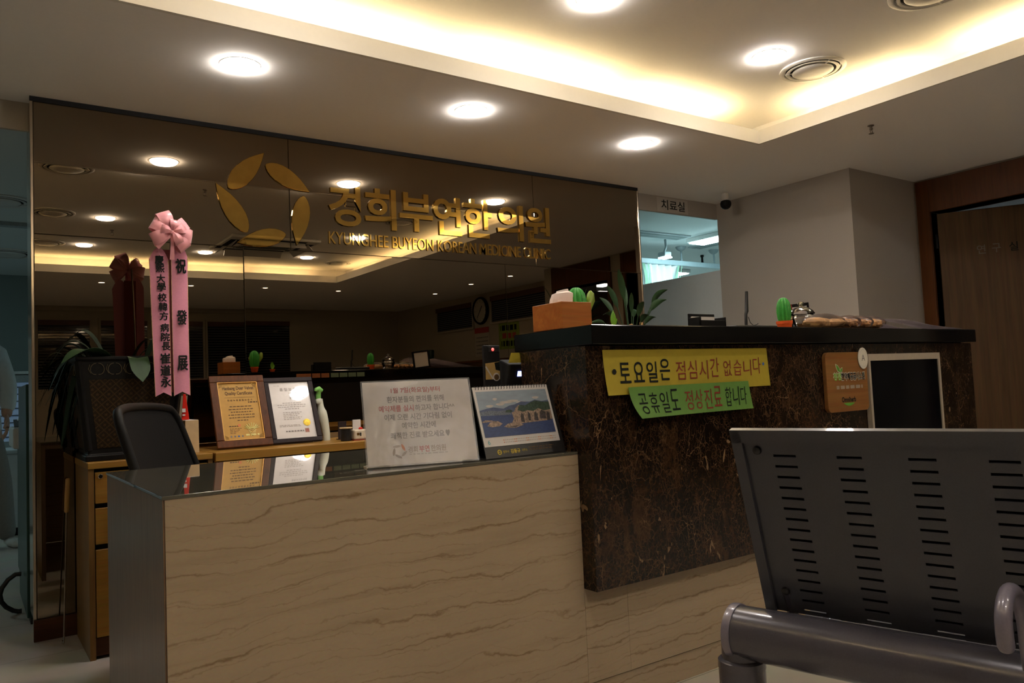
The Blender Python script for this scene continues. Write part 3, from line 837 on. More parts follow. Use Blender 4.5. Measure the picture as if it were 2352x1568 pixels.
# sign over the way into the treatment room
rs_ = thing('room_sign', 'x', 'sign', (4.28, YL, 2.19))
q = MB(); q.box((4.105, YL - .0025, 2.186), (4.43, YL - .0002, 2.292), 'sign_plate'); q.build('plate', rs_)
q = MB(); q.text('치료실', (4.15, YL - 0.003, 2.203), X, Z, 'ink_black', fit=(0.245, 0.074), ext=0.001, bold=0.006); q.build('lettering', rs_)
tag(rs_, 'black Korean letters of the room sign on the lintel by the dome camera', 'sign')

# ------------------------------------------------------------------ stone desk in front
desk = thing('reception_desk', 'low reception desk with pale travertine front and dark glass top', 'desk', (XDK + .57, YDK + .4, 0))
q = MB(); q.box((XDK + .004, YDK, 0.088), (XMB - 0.001, YDK + 0.02, ZDK - 0.0085), 'travertine'); q.build('front_panel', desk)
q = MB(); q.box((XDK + .012, YDK + 0.006, 0.0), (XMB - 0.001, YDK + 0.02, 0.084), 'travertine'); q.build('plinth', desk)
q = MB(); q.box((XDK, YDK + .003, 0.0), (XDK + .02, 2.60, ZDK - 0.0085), 'desk_side_laminate'); q.build('side_panel', desk)
q = MB(); q.box((XDK + .02, YDK + .02, ZDK - 0.04), (XMB - .001, 2.60, ZDK - 0.0085), 'desk_side_laminate'); q.build('worktop', desk)
q = MB(); q.box((XDK - .002, YDK - .002, ZDK - 0.008), (XMB - 0.002, 2.605, ZDK), 'glass_top')
q.build('glass_top', desk, bevel=0.0015, seg=2)

# ------------------------------------------------------------------ tall marble counter
ctr = thing('marble_counter', 'tall dark brown marble counter overhanging a travertine plinth', 'counter', (2.65, 1.92, 0))
MB0, MB1 = 0.3616, 1.072
q = MB()
q.box((XMB, YF, MB0), (XMB2, YF + 0.02, MB1), 'dark_marble'); q.box((XMB, YF + .02, MB0), (XMB + .02, 2.071, MB1), 'dark_marble'); q.box((XMB2 - .02, YF + .02, MB0), (XMB2, 2.071, MB1), 'dark_marble')
q.build('marble_cladding', ctr)
q = MB(); q.box((XMB + .02, YF + .02, MB0), (XMB2 - .02, 2.07, MB0 + .02), 'black_matte'); q.box((XMB + .02, 2.03, MB0 + .02), (XMB2 - .02, 2.07, MB1), 'black_matte'); q.build('carcass', ctr)
q = MB(); q.box((XMB, YDK, 0.088), (1.655, YDK + 0.02, MB0 - .001), 'travertine'); q.box((1.656, YDK, 0.088), (XMB2 - .05, YDK + 0.02, MB0 - .001), 'travertine')
q.box((XMB, YDK + .02, 0.088), (XMB + .02, 2.06, MB0 - .001), 'travertine')
q.build('plinth_cladding', ctr)
q = MB(); q.box((XMB, YDK + .006, 0), (XMB2 - .05, YDK + .02, 0.084), 'travertine'); q.build('toe_board', ctr)
q = MB(); q.box((XMB, YF + .03, MB1), (XMB2 - .03, 2.06, 1.0745), 'black_matte'); q.build('packing_strip', ctr)
YK = YF - 0.035; ZK = 1.1325
q = MB(); q.box((1.485, YK, ZK - 0.058), (XMB2 - .02, 2.102, ZK), 'granite'); tag(q.build('granite_countertop', bevel=0.003, seg=2), 'polished black granite slab topping the tall marble counter', 'countertop')

# paper labels along the staff side of the counter, seen in the mirror
for k, (x0, x1, c) in enumerate(((1.98, 2.095, 'orange'), (2.10, 2.165, 'orange'), (2.17, 2.235, 'orange'), (2.245, 2.31, 'green'), (2.315, 2.38, 'green'), (2.385, 2.45, 'green'), (2.455, 2.52, 'green'))):
    q = MB(); q.box((x0, 2.1022, 1.080), (x1 - .003, 2.1045, 1.112), 'label_' + c)
    nth = ('first', 'second', 'third', 'fourth')[k if k < 3 else k - 3]
    tag(q.build('shelf_label'), '%s %s paper label on the staff side of the counter, seen in mirror' % (nth, 'orange' if c == 'orange' else 'pale green'), 'label', 'paper labels on the staff side of the counter')

# handwritten notices
def note(name, pts, mtl, label, curl=None):
    (x0, z0), (x1, z1), (x2, z2), (x3, z3) = pts     # top left, top right, bottom right, bottom left
    y0 = YF - 0.002
    rows = []
    for j in range(13):
        t = j / 12; row = []
        for i in range(25):
            s = i / 24
            x = (x0 + (x1 - x0) * s) * (1 - t) + (x3 + (x2 - x3) * s) * t
            z = (z0 + (z1 - z0) * s) * (1 - t) + (z3 + (z2 - z3) * s) * t
            row.append((x, y0 - (curl(s, t) if curl else 0.0), z))
        rows.append(row[::-1])
    q = MB(); q.sheet(rows, mtl, 0.0006)
    # reversed rows face the viewer
    return q
yb = YF - 0.002
n1 = thing('paper_notice', 'yellow handwritten paper notice taped to the dark marble counter front', 'notice', (1.94, yb, 0.92), 'handwritten notices on the counter')
cy = lambda s, t: 0.003 + 0.012 * (t ** 2) * (1 - s) ** 2
q = note('sheet', ((1.549, 1.060), (2.320, 1.059), (2.331, 0.927), (1.554, 0.923)), 'paper_yellow', '', cy); q.build('sheet', n1, smooth=True)
def hand(parent, s, x0, z0, x1, z1, mtl, surf, bold=0.004, name='lettering', rise=0.0):
    """hand lettering laid on the paper surface: every syllable stretched tall into its own box"""
    q = MB(); n = len(s); w = (x1 - x0) / n; rnd = random.Random(n)
    for i, ch in enumerate(s):
        if ch == ' ': continue
        e = rnd.uniform(-.003, .003) + rise * i
        q.text(ch, (x0 + i * w + w * .10, 0, z0 + e), X, Z, mtl, fit=(w * .80, (z1 - z0) * rnd.uniform(.93, 1.03)), bold=bold)
    for p in q.v: p.y = surf(p.x, p.z)
    return q.build(name, parent)
def on_sheet(x0, x1, z0, z1, curl):
    return lambda x, z: YF - 0.002 - curl(max(0, min(1, (x - x0) / (x1 - x0))), max(0, min(1, (z1 - z) / (z1 - z0)))) - .0012
sy_ = on_sheet(1.551, 2.325, .925, 1.060, cy)
q1 = hand(n1, '토요일은', 1.604, 0.959, 1.834, 1.026, 'ink_black', sy_, 0.010)
q2 = hand(n1, '점심시간', 1.850, 0.963, 2.068, 1.026, 'ink_marker_red', sy_, 0.0)
q3 = hand(n1, '없습니다', 2.080, 0.968, 2.287, 1.024, 'ink_marker_red', sy_, 0.0)
q = MB(); q.flat(circle(.009, 7, 1.589, .993), (0, yb - .0075, 0), X, Z, 'ink_black'); q.flat(circle(.006, 7, 2.297, 1.004), (0, yb - .004, 0), X, Z, 'ink_blue'); q.build('marker_dots', n1)
n2 = thing('paper_notice', 'green handwritten paper notice hanging below the yellow one, its left edge curling', 'notice', (1.91, yb, 0.85), 'handwritten notices on the counter')
cg = lambda s, t: 0.0195 + 0.040 * (t ** 2.2) * (1 - s) ** 3 + 0.004 * t * t
q = note('sheet', ((1.632, 0.945), (2.190, 0.947), (2.204, 0.853), (1.640, 0.851)), 'paper_green', '', cg); q.build('sheet', n2, smooth=True)
sg_ = on_sheet(1.635, 2.197, .852, .946, cg)
hand(n2, '공휴일도', 1.658, 0.864, 1.846, 0.930, 'ink_black', sg_, 0.0)
hand(n2, '정상진료', 1.866, 0.866, 2.050, 0.932, 'ink_marker_red', sg_, 0.0)
hand(n2, '합니다', 2.062, 0.868, 2.178, 0.932, 'ink_black', sg_, -0.004)

# wooden plaque and monitor hung on the marble
pl = thing('wooden_plaque', 'rounded wooden plaque with printed Korean lettering beside the dark screen', 'plaque', (2.79, YF, 0.81))
o_ = V((2.652, YF - .001, 0.811))
q = MB(); q.prism(rrect(0.276, 0.228, 0.022), o_, X, Z, 0.016, 'board_wood'); q.build('board', pl, bevel=0.002, seg=2)
yp = YF - .0175
q = MB(); q.text('청정', (2.694, yp, 0.9285), X, Z, 'ink_cream', fit=(.054, .034), bold=0.055); q.text('한약재공급시스템', (2.745, yp, 0.9285), X, Z, 'ink_cream', fit=(.163, .034), bold=0.055)
q.text('청정', (2.696, yp, 0.931), X, Z, 'leaf_light', fit=(.048, .029), bold=0.02, off=.0006); q.text('한약재공급시스템', (2.747, yp, 0.931), X, Z, 'ink_black', fit=(.158, .029), bold=0.02, off=.0006)
dashes(q, (0, yp, 0), X, Z, 2.712, 2.888, 0.898, 0.013, 'ink_tan', .0003, 3, .03)
q.build('title_print', pl)
q = MB(); q.text('Omniherb', (2.742, yp, 0.847), X, Z, 'ink_black', fit=(.094, .020), bold=0.03)
q.flat([(2.752 + .075 * k / 10, .843 - .011 * math.sin(math.pi * k / 10)) for k in range(11)] + [(2.752 + .075 * (10 - k) / 10, .844) for k in range(1, 10)], (0, yp, 0), X, Z, 'ink_green', .0003)
q.build('brand_print', pl)
q = MB()
for (bx, bz), (tx, tz), w in (((2.741, .962), (2.716, .992), .014), ((2.742, .962), (2.757, .979), .011)):
    d = V((tx - bx, tz - bz)); n = V((-d.y, d.x)).normalized() * w
    for sc, mt, of in ((1.25, 'ink_cream', 0), (1.0, 'ink_green', .0005)):
        c = V((bx + tx, bz + tz)) / 2
        pts = [V((bx, bz)), V((bx, bz)) + d * .35 - n * .55, V((bx, bz)) + d * .7 - n * .45, V((tx, tz)), V((bx, bz)) + d * .7 + n * .45, V((bx, bz)) + d * .35 + n * .55]
        q.flat([tuple(c + (p - c) * sc) for p in pts], (0, yp, 0), X, Z, mt, of)
q.build('sprout_mark', pl)
bd = thing('round_badge', 'small round cream badge with a letter A on the plaque corner', 'badge', (2.899, YF - .018, 1.0))
q = MB(); q.prism(circle(.033, 28, 2.899, 1.014, .042), (0, YF - .0182, 0), X, Z, .003, 'ink_cream'); q.build('disc', bd)
q = MB(); q.text('A', (2.899, YF - .0218, 1.004), X, Z, 'ink_grey', h=.024, align='C', bold=.01)
for k in range(28):
    a = 2 * math.pi * k / 28
    q.flat(circle(.0016, 5, 2.899 + .026 * math.cos(a), 1.014 + .034 * math.sin(a)), (0, YF - .0217, 0), X, Z, 'ink_pale')
q.build('print', bd)
tv = thing('wall_screen', 'dark switched-off screen in a cream bezel mounted on the marble counter front', 'screen', (3.215, YF, 0.66))
q = MB(); T0, T1, B0_, B1_ = 2.934, 3.497, 0.640, 1.030
q.box((T0, YF - .022, B0_), (T0 + .014, YF - .002, B1_), 'tv_bezel'); q.box((T1 - .015, YF - .022, B0_), (T1, YF - .002, B1_), 'tv_bezel')
q.box((T0 + .014, YF - .022, B1_ - .027), (T1 - .015, YF - .002, B1_), 'tv_bezel'); q.box((T0 + .014, YF - .022, B0_), (T1 - .015, YF - .002, B0_ + .025), 'tv_bezel')
q.build('bezel', tv)
q = MB(); q.box((T0 + .014, YF - .017, B0_ + .025), (T1 - .015, YF - .002, B1_ - .027), 'tv_glass'); q.build('glass', tv)

# ------------------------------------------------------------------ back cabinets along the mirror
ZB = 0.743; YB = 3.392
cab = thing('drawer_cabinet', 'light wood drawer cabinet under the black planter by the mirror', 'cabinet', (.615, 3.6, 0))
q = MB(); q.box((.382, YB + .004, 0.0), (.402, 3.815, ZB - .025), 'cabinet_side'); q.box((.822, YB + .004, 0), (.840, 3.815, ZB - .025), 'cabinet_side')
q.box((.402, 3.80, 0.03), (.822, 3.815, ZB - .025), 'cabinet_wood'); q.build('carcass', cab)
q = MB(); q.box((.380, YB - .004, ZB - .025), (.840, 3.82, ZB), 'cabinet_wood'); q.build('top', cab, bevel=.002, seg=1)
q = MB(); q.box((.402, YB + .03, .03), (.822, YB + .04, ZB - .025), 'dark_slot'); q.box((.402, YB + .012, .012), (.822, YB + .03, .078), 'base_wood'); q.build('recess', cab)
for k, (z0, z1) in enumerate(((.585, .704), (.430, .567), (.082, .410))):
    q = MB(); q.box((.405, YB + .003, z0), (.819, YB + .024, z1), 'cabinet_wood'); dr = q.build('drawer', cab, bevel=.0015, seg=1)
    if k == 0:
        q = MB(); q.lathe([(.009, 0), (.009, .004), (.007, .006), (0, .006)], (.424, YB + .003, .688), 'chrome', 20, (0, -1, 0)); q.box((.4232, YB - .0036, .683), (.4248, YB - .0028, .693), 'dark_slot')
        q.build('lock', dr)
cab2 = thing('low_cabinet', 'long low wood cabinet carrying the framed certificates along the mirror', 'cabinet', (1.75, 3.6, 0))
q = MB(); q.box((.846, YB - .022, ZB - .036), (3.74, 3.835, ZB), 'cabinet_wood'); q.build('top', cab2, bevel=.002, seg=1)
q = MB(); q.box((.846, YB + .004, 0), (.864, 3.815, ZB - .036), 'cabinet_side'); q.box((3.70, YB + .004, 0), (3.72, 3.815, ZB - .036), 'cabinet_side'); q.box((.864, YB + .035, .03), (3.70, YB + .05, ZB - .036), 'dark_slot'); q.build('carcass', cab2)
for x0, x1 in ((.866, 1.46), (1.466, 2.06), (2.066, 2.658), (2.664, 3.18), (3.186, 3.698)):
    q = MB(); q.box((x0, YB + .003, .05), (x1, YB + .022, .655), 'cabinet_wood'); q.build('door', cab2, bevel=.0015, seg=1)
q = MB(); q.box((.866, YB + .003, .675), (.995, YB + .022, ZB - .037), 'cabinet_wood'); q.build('filler_panel', cab2)

# long shoe horn like stick leaning on the mirror wall
st = thing('hooked_stick', 'thin metal rod with a wooden handle leaning beside the drawer cabinet', 'stick', (.323, 3.70, 0))
p0, p1, p2, p3 = V((.3262, 3.735, .022)), V((.346, 3.80, .524)), V((.3535, 3.812, .655)), V((.322, 3.722, .004))
q = MB(); q.tube([p0, p1], .0032, 'metal_rod', 8); q.build('rod', st, smooth=True)
q = MB(); q.tube([p1 - (p2 - p1) * .05, p1, p1.lerp(p2, .5), p2, p2 + (p2 - p1) * .03], [.007, .0095, .0105, .0095, .005], 'handle_wood', 12); q.build('handle', st, smooth=True)
q = MB(); q.tube([p0 + V((0, 0, .006)), p0, p3 + V((.0, -.012, .0)), p3 + V((-.006, -.022, .006)), p3 + V((-.004, -.026, .016))], .0034, 'chrome', 8); q.build('hook', st, smooth=True)

# ------------------------------------------------------------------ planter with arching leaves
pt = thing('planter', 'square tapered black planter with a gold lozenge pattern and arching leaves', 'planter', (.565, 3.61, ZB))
c = V((.545, 3.615, 0)); zb, zr = ZB, 1.152
def ring(h, z): return [V((c.x - h, c.y - h, z)), V((c.x + h, c.y - h, z)), V((c.x + h, c.y + h, z)), V((c.x - h, c.y + h, z))]
def loft(q, rings, m, cap=(False, False)):
    vs = [p for r in rings for p in r]; fs = []
    for i in range(len(rings) - 1):
        for k in range(4): fs.append((i * 4 + k, i * 4 + (k + 1) % 4, i * 4 + 4 + (k + 1) % 4, i * 4 + 4 + k))
    if cap[0]: fs.append((3, 2, 1, 0))
    if cap[1]: n = len(vs); fs.append((n - 4, n - 3, n - 2, n - 1))
    q.add(vs, fs, m)
q = MB(); loft(q, [ring(.165, zb), ring(.165, zb + .022), ring(.155, zb + .026), ring(.155, zb + .045), ring(.188, zb + .325), ring(.193, zr - .018), ring(.200, zr - .014), ring(.200, zr), ring(.18, zr), ring(.175, zr - .05)], 'frame_black', (True, True))
for sx in (-1, 1):
    for sy in (-1, 1):
        a = V((c.x + sx * .152, c.y + sy * .152, zb + .04)); b = V((c.x + sx * .188, c.y + sy * .188, zr - .015))
        q.tube([a, b], .016, 'frame_black', 4)
q.build('pot', pt, bevel=.003, seg=1)
def side_panel(z0, z1, inset, m, name):
    q = MB()
    for k in range(4):
        M = Matrix.Translation(c) @ Matrix.Rotation(R(90 * k), 4, 'Z')
        f = lambda z: .155 + (.188 - .155) * (z - zb - .045) / .28
        for a in (0,):
            w0, w1 = f(z0) - .034, f(z1) - .034
            q.add([M @ V((-w0, -f(z0) - inset, z0)), M @ V((w0, -f(z0) - inset, z0)), M @ V((w1, -f(z1) - inset, z1)), M @ V((-w1, -f(z1) - inset, z1))], [(0, 1, 2, 3)], m)
    return q.build(name, pt)
side_panel(zb + .05, zb + .318, .0015, 'planter_lattice', 'lattice_panel')
for k in range(4):   # scroll band under the rim
    q = MB(); M = Matrix.Translation(c) @ Matrix.Rotation(R(90 * k), 4, 'Z')
    for j in range(-2, 3):
        x = j * .062; yy = -.1945; zc_ = zb + .360
        for s in (-1, 1):
            pts = [M @ V((x + s * (.004 + .020 * math.sin(t)), yy - .0012, zc_ + .022 * math.cos(t * 1.05))) for t in [math.pi * u / 9 for u in range(10)]]
            q.tube(pts, .0011, 'scroll_gold', 5)
        q.tube([M @ V((x - .026, yy - .0012, zc_ + .018)), M @ V((x - .031, yy - .0012, zc_)), M @ V((x - .022, yy - .0012, zc_ - .018))], .0011, 'scroll_gold', 5)
    q.build('scroll_band', pt)
q = MB(); q.add(ring(.176, zr - .035), [(0, 1, 2, 3)], 'soil'); q.build('soil', pt)
def blade(q, base, direction, length, width, rise, droop, m, twist=0.0, n=14, tip=.55):
    """one strap leaf: rises from base then arches over and down"""
    d = V(direction).normalized(); side = d.cross(Z).normalized()
    rows = []
    for i in range(n + 1):
        t = i / n
        p = V(base) + d * (length * t) + Z * (rise * math.sin(min(1, t * 1.25) * math.pi / 2) - droop * t * t)
        w = width * (0.45 + 0.55 * min(1, t * 3)) * (1 - max(0, (t - tip) / (1 - tip)) ** 2.0) + .001
        up = Z * (.18 * w)
        s = (side * math.cos(twist * t) + Z * math.sin(twist * t))
        rows.append([p - s * w + up, p, p + s * w + up])
    q.sheet(rows, m, .0008)
rnd = random.Random(11)
leafs = [((.50, 3.50, 1.10), (-.35, -.35, 0), .30, .036, .12, .10, 0), ((.56, 3.50, 1.10), (.05, -1, 0), .165, .036, .10, .155, 0), ((.47, 3.55, 1.11), (-1, -.3, 0), .20, .020, .13, .16, .3),
         ((.47, 3.60, 1.11), (-1, .25, 0), .20, .016, .18, .14, .3), ((.50, 3.62, 1.11), (-.9, .1, 0), .24, .016, .12, .26, .2), ((.5, 3.66, 1.11), (-.7, .5, 0), .18, .015, .22, .10, .4),
         ((.64, 3.60, 1.11), (.9, .1, 0), .16, .024, .16, .09, .2), ((.62, 3.64, 1.11), (.9, .45, 0), .16, .022, .20, .10, .2)]
for bs, dr_, L, w, ri, dp, tw in leafs:
    q = MB(); blade(q, bs, dr_, L, w, ri, dp, 'leaf_mid' if dr_[1] < -.5 or L == .30 and ri == .12 else 'leaf_shaded', tw, tip=.8 if dr_[1] < -.9 else .55); q.build('leaf', pt, smooth=True)
for k in range(16):
    a = rnd.uniform(2.2, 3.9); L = rnd.uniform(.09, .17)
    q = MB(); blade(q, (.44 + rnd.uniform(-.02, .04), 3.62 + rnd.uniform(-.10, .08), 1.10), (math.cos(a), min(.55, math.sin(a)), 0), L, rnd.uniform(.008, .014), rnd.uniform(.04, .20), rnd.uniform(.05, .42), 'leaf_shaded', rnd.uniform(-.5, .5)); q.build('leaf', pt, smooth=True)

# ------------------------------------------------------------------ congratulation ribbon on a stake
rb = thing('congratulation_ribbon', 'pink satin ribbon with black Chinese characters and a big bow, hung before the planter', 'ribbon', (.675, 3.37, .98))
q = MB(); q.tube([(.69, 3.475, 1.09), (.69, 3.41, 1.5), (.69, 3.375, 1.64)], .004, 'metal_rod', 8); q.build('stake', rb, smooth=True)
def strip(pts_l, pts_r, y, bulge, m, name):
    rows = []
    for (a, b) in zip(pts_l, pts_r):
        row = []
        for k in range(7):
            s = k / 6; x = a[0] + (b[0] - a[0]) * s; z = a[1] + (b[1] - a[1]) * s
            row.append((x, y - bulge * math.sin(math.pi * s) + a[2] if len(a) > 2 else y - bulge * math.sin(math.pi * s), z))
        rows.append(row)
    q = MB(); q.sheet(rows, m, .0006)
    return q
yr = 3.360
def tail(x0t, x1t, x0b, x1b, ztop, zbot, y, name):
    n = 14; rows = []
    for i in range(n + 1):
        t = i / n; row = []
        for k in range(9):
            s = k / 8
            x = (x0t + (x0b - x0t) * t) * (1 - s) + (x1t + (x1b - x1t) * t) * s
            zz = ztop + (zbot - ztop) * t
            if i == n: zz += .016 * (1 - abs(2 * s - 1))
            if t < .12: zz -= (0.05 * ((s - .5) * 2) ** 2) * (1 - t / .12) 
            row.append((x, y - .004 * math.sin(math.pi * s) + .006 * math.sin(3.1 * t), zz))
        rows.append(row)
    q = MB(); q.sheet(rows, 'ribbon_pink', .0006)
    q.slot('ribbon_gold'); o = q.build(name, rb, smooth=True)
    e = MB()
    for k, s in ((0, -1), (8, 1)):
        rr = [[V(r[k]) + V((-.0030 * s, -.0008, 0)), V(r[k]) + V((.0004 * s, -.0008, 0))] for r in rows]
        if s < 0: rr = [[a[0], a[1]] for a in rr]
        e.sheet(rr, 'ribbon_gold')
    e.build('gold_edge', o)
    return o
ta = tail(.602, .676, .618, .678, 1.585, .985, yr, 'ribbon_tail')
tb = tail(.684, .748, .686, .748, 1.600, .985, yr - .006, 'ribbon_tail')
q = MB(); q.sheet([[(.655, yr + .010, 1.58), (.71, yr + .010, 1.58)], [(.655, yr + .012, 1.0), (.71, yr + .012, 1.0)]], 'ribbon_dark', .0006); q.build('reflection_strip', rb)  # dark red strip standing in for the ribbon's reflection between its tails
q = MB()
col1 = [(c_, z) for c_, z in zip('慶熙大學校韓方病院長', [1.546, 1.512, 1.470, 1.436, 1.394, 1.356, 1.318, 1.272, 1.234, 1.197])]
for i, (ch, z) in enumerate(col1): q.text(ch, (.624 + .0022 * i, yr - .0085, z - .028), X, Z, 'ink_black', fit=(.031, .033), fat=.0013)
for ch, z, i in (('崔', 1.158, 1), ('道', 1.110, 2), ('永', 1.064, 3)): q.text(ch, (.636 + .0006 * i, yr - .0085, z - .042), X, Z, 'ink_black', fit=(.037, .041), fat=.0016)
q.build('lettering', ta)
for ch, z in (('祝', 1.535), ('發', 1.325), ('展', 1.140)): q = MB(); q.text(ch, (.701, yr - .0145, z - .052), X, Z, 'ink_black', fit=(.037, .058), fat=.002); q.build('brush_character', tb)
bc = V((.678, 3.335, 1.640))
def bow_loop(ang, L, w, lift=0.0, m='bow_pink', out=.05):
    """a flat satin loop leaving the knot: out along ang, folded back on itself"""
    d = V((math.cos(ang), 0, math.sin(ang))); s = V((-math.sin(ang), 0, math.cos(ang)))
    rows = []
    n = 16
    for i in range(n + 1):
        t = i / n; a = math.pi * 2 * t
        r = L * (1 - math.cos(a)) / 2
        dep = out * math.sin(a) * .55 - .004 - lift
        ww = w * (0.22 + 0.78 * min(1, (r / L) * 1.7))
        rows.append([bc + d * r + s * (ww * k) + V((0, dep - .006 * (1 - abs(k)) , 0)) for k in (-1, -.5, 0, .5, 1)])
    q = MB(); q.sheet(rows, m, .0005)
    return q.build('bow_loop', rb, smooth=True)
for ang, L, w, lf in ((112, .088, .027, .012), (152, .080, .026, .010), (205, .080, .026, .012), (38, .074, .026, .010), (-8, .082, .027, .008), (-48, .085, .026, .010), (75, .050, .020, .03), (170, .045, .018, .03), (-60, .055, .018, .032), (18, .05, .018, .03)):
    bow_loop(R(ang), L, w, lf)
q = MB(); q.lathe([(0, -.010), (.008, -.008), (.011, 0), (.008, .008), (0, .010)], bc + V((0, -.045, -.004)), 'bow_pink', 14, (0, 1, 0)); q.build('knot', rb, smooth=True)
for x1, z1, w in ((.625, 1.575, .008), (.679, 1.530, .009)):
    p = V((bc.x, bc.y - .040, bc.z - .01)); e = V((x1, bc.y - .025, z1)); dd = (e - p).normalized(); ss = dd.cross(Y).normalized()
    rows = [[p.lerp(e, t) - ss * w * (.5 + .5 * t) + V((0, -.006 * math.sin(3 * t), 0)), p.lerp(e, t) + ss * w * (.5 + .5 * t) + V((0, -.006 * math.sin(3 * t), 0))] for t in (0, .25, .5, .75, 1)]
    q = MB(); q.sheet(rows, 'bow_pink', .0005); q.build('bow_end', rb, smooth=True)
q = MB()
rows = []
for i in range(9):
    a = R(190 - 190 * i / 8); p = V((.712 + .020 * math.cos(a), 3.345, 1.672 + .030 * math.sin(a)))
    rows.append([p + V((0, -.006, 0)), p + V((0, .006, 0))])
q.sheet(rows, 'ribbon_orange', .0006); q.build('hanging_loop', rb, smooth=True)

# ------------------------------------------------------------------ things on the low cabinet
def frame(name, label, B0, w, up, mtl, fw, depth=.018):
    o = V(B0); uy = V(up); L = uy.length; uy.normalize(); ux = X; n = ux.cross(uy)
    t = thing(name, label, 'picture frame', B0, 'framed certificates on the low cabinet')
    o = o + n * (-0.0) + Z * .002
    q = MB()
    for x0, y0, x1, y1 in ((0, 0, w, fw), (0, L - fw, w, L), (0, fw, fw, L - fw), (w - fw, fw, w, L - fw)):
        q.prism(rect(x0, y0, x1, y1), o, ux, uy, depth, mtl)
    q.build('frame', t, bevel=.003, seg=2)
    q = MB(); q.prism(rect(fw * .5, fw * .5, w - fw * .5, L - fw * .5), o, ux, uy, .004, 'black_matte'); q.build('backing', t)
    q = MB(); q.tube([o + ux * (w / 2) + uy * (L * .62) - n * .002, V((o.x + w / 2, o.y + .245, ZB + .004))], .006, 'black_matte', 6); q.build('easel_leg', t)
    return t, o, ux, uy, L
f1, o, ux, uy, L = frame('framed_certificate', 'gold certificate in a brown wooden frame on the low cabinet', (.893, 3.535, ZB), .243, (0, .135, .318), 'frame_wood', .033)
q = MB(); q.prism(rect(.033, .033, .21, L - .033), o, ux, uy, .009, 'cert_gold')
n_ = .0098
q.text('Hanbang Deer Velvet', (o + ux * .054 + uy * .272), ux, uy, 'ink_brown', fit=(.140, .022), bold=.02, off=n_)
q.text('Quality Certificate', (o + ux * .063 + uy * .247), ux, uy, 'ink_brown', fit=(.122, .022), bold=.02, off=n_)
q.flat(rect(.058, .2385, .192, .2395), o, ux, uy, 'ink_brown', n_)
q.text('한 방 녹 용 품 질 보 증 서', (o + ux * .070 + uy * .221), ux, uy, 'ink_brown', fit=(.110, .009), bold=.01, off=n_)
dashes(q, o, ux, uy, .160, .202, .211, .006, 'ink_brown', n_, 1, .01)
for k, (a, b) in enumerate(((.076, .172), (.070, .180), (.078, .174), (.066, .184), (.068, .182), (.102, .150))):
    dashes(q, o, ux, uy, a, b, .193 - .0135 * k, .004, 'ink_brown', n_, 5 + k, .012)
dashes(q, o, ux, uy, .062, .110, .098, .005, 'ink_brown', n_, 20, .008)
for k in range(4): dashes(q, o, ux, uy, .064, .115 - .008 * k, .088 - .007 * k, .0022, 'ink_brown', n_, 21 + k, .01)
q.flat(circle(.007, 14, .107, .104), o, ux, uy, 'ink_orange', n_ + .0002)
for k, cc in enumerate(('ink_grey', 'ink_grey', 'ink_blue', 'ink_grey')): q.flat(circle(.0045, 10, .066 + .0165 * k, .052), o, ux, uy, cc, n_)
for cx_, cy_, sx, sy in ((.040, L - .040, 1, -1), (.203, L - .040, -1, -1), (.040, .040, 1, 1), (.203, .040, -1, 1)):   # corner ornaments
    for k in range(3): q.tube([o + ux * (cx_ + sx * (.004 + .005 * k)) + uy * cy_ + ux.cross(uy) * n_, o + ux * (cx_ + sx * (.004 + .004 * k)) + uy * (cy_ + sy * (.006 + .002 * k)) + ux.cross(uy) * n_, o + ux * cx_ + uy * (cy_ + sy * (.006 + .006 * k)) + ux.cross(uy) * n_], .0007, 'ink_brown', 4)
pg = q.build('certificate', f1)
q = MB()             # pale foil crest
for k in range(9):
    a = R(20 + 140 * k / 8); r0, r1 = .012, .034 - .006 * abs(k - 4) / 4
    q.tube([o + ux * (.160 + .9 * r0 * math.cos(a)) + uy * (.088 - r0 * .3) + ux.cross(uy) * .0102, o + ux * (.160 + 1.25 * r1 * math.cos(a)) + uy * (.080 + r1 * math.sin(a)) + ux.cross(uy) * .0102], .0018, 'foil_pale', 5)
for k in range(4): q.tube([o + ux * (.160 - .026 + .004 * k) + uy * (.098 - .009 * k) + ux.cross(uy) * .0102, o + ux * .160 + uy * (.088 - .012 * k) + ux.cross(uy) * .0102, o + ux * (.160 + .026 - .004 * k) + uy * (.098 - .009 * k) + ux.cross(uy) * .0102], .0015, 'foil_pale', 5)
dashes(q, o, ux, uy, .130, .192, .052, .008, 'foil_pale', .0104, 40, .02)
q.build('foil_crest', pg)
q = MB()
for x0, y0, x1, y1 in ((.033, .033, .21, .0355), (.033, L - .0355, .21, L - .033), (.033, .033, .0355, L - .033), (.2075, .033, .21, L - .033)): q.prism(rect(x0, y0, x1, y1), o, ux, uy, .0165, 'gold_lip')
q.build('inner_lip', f1)

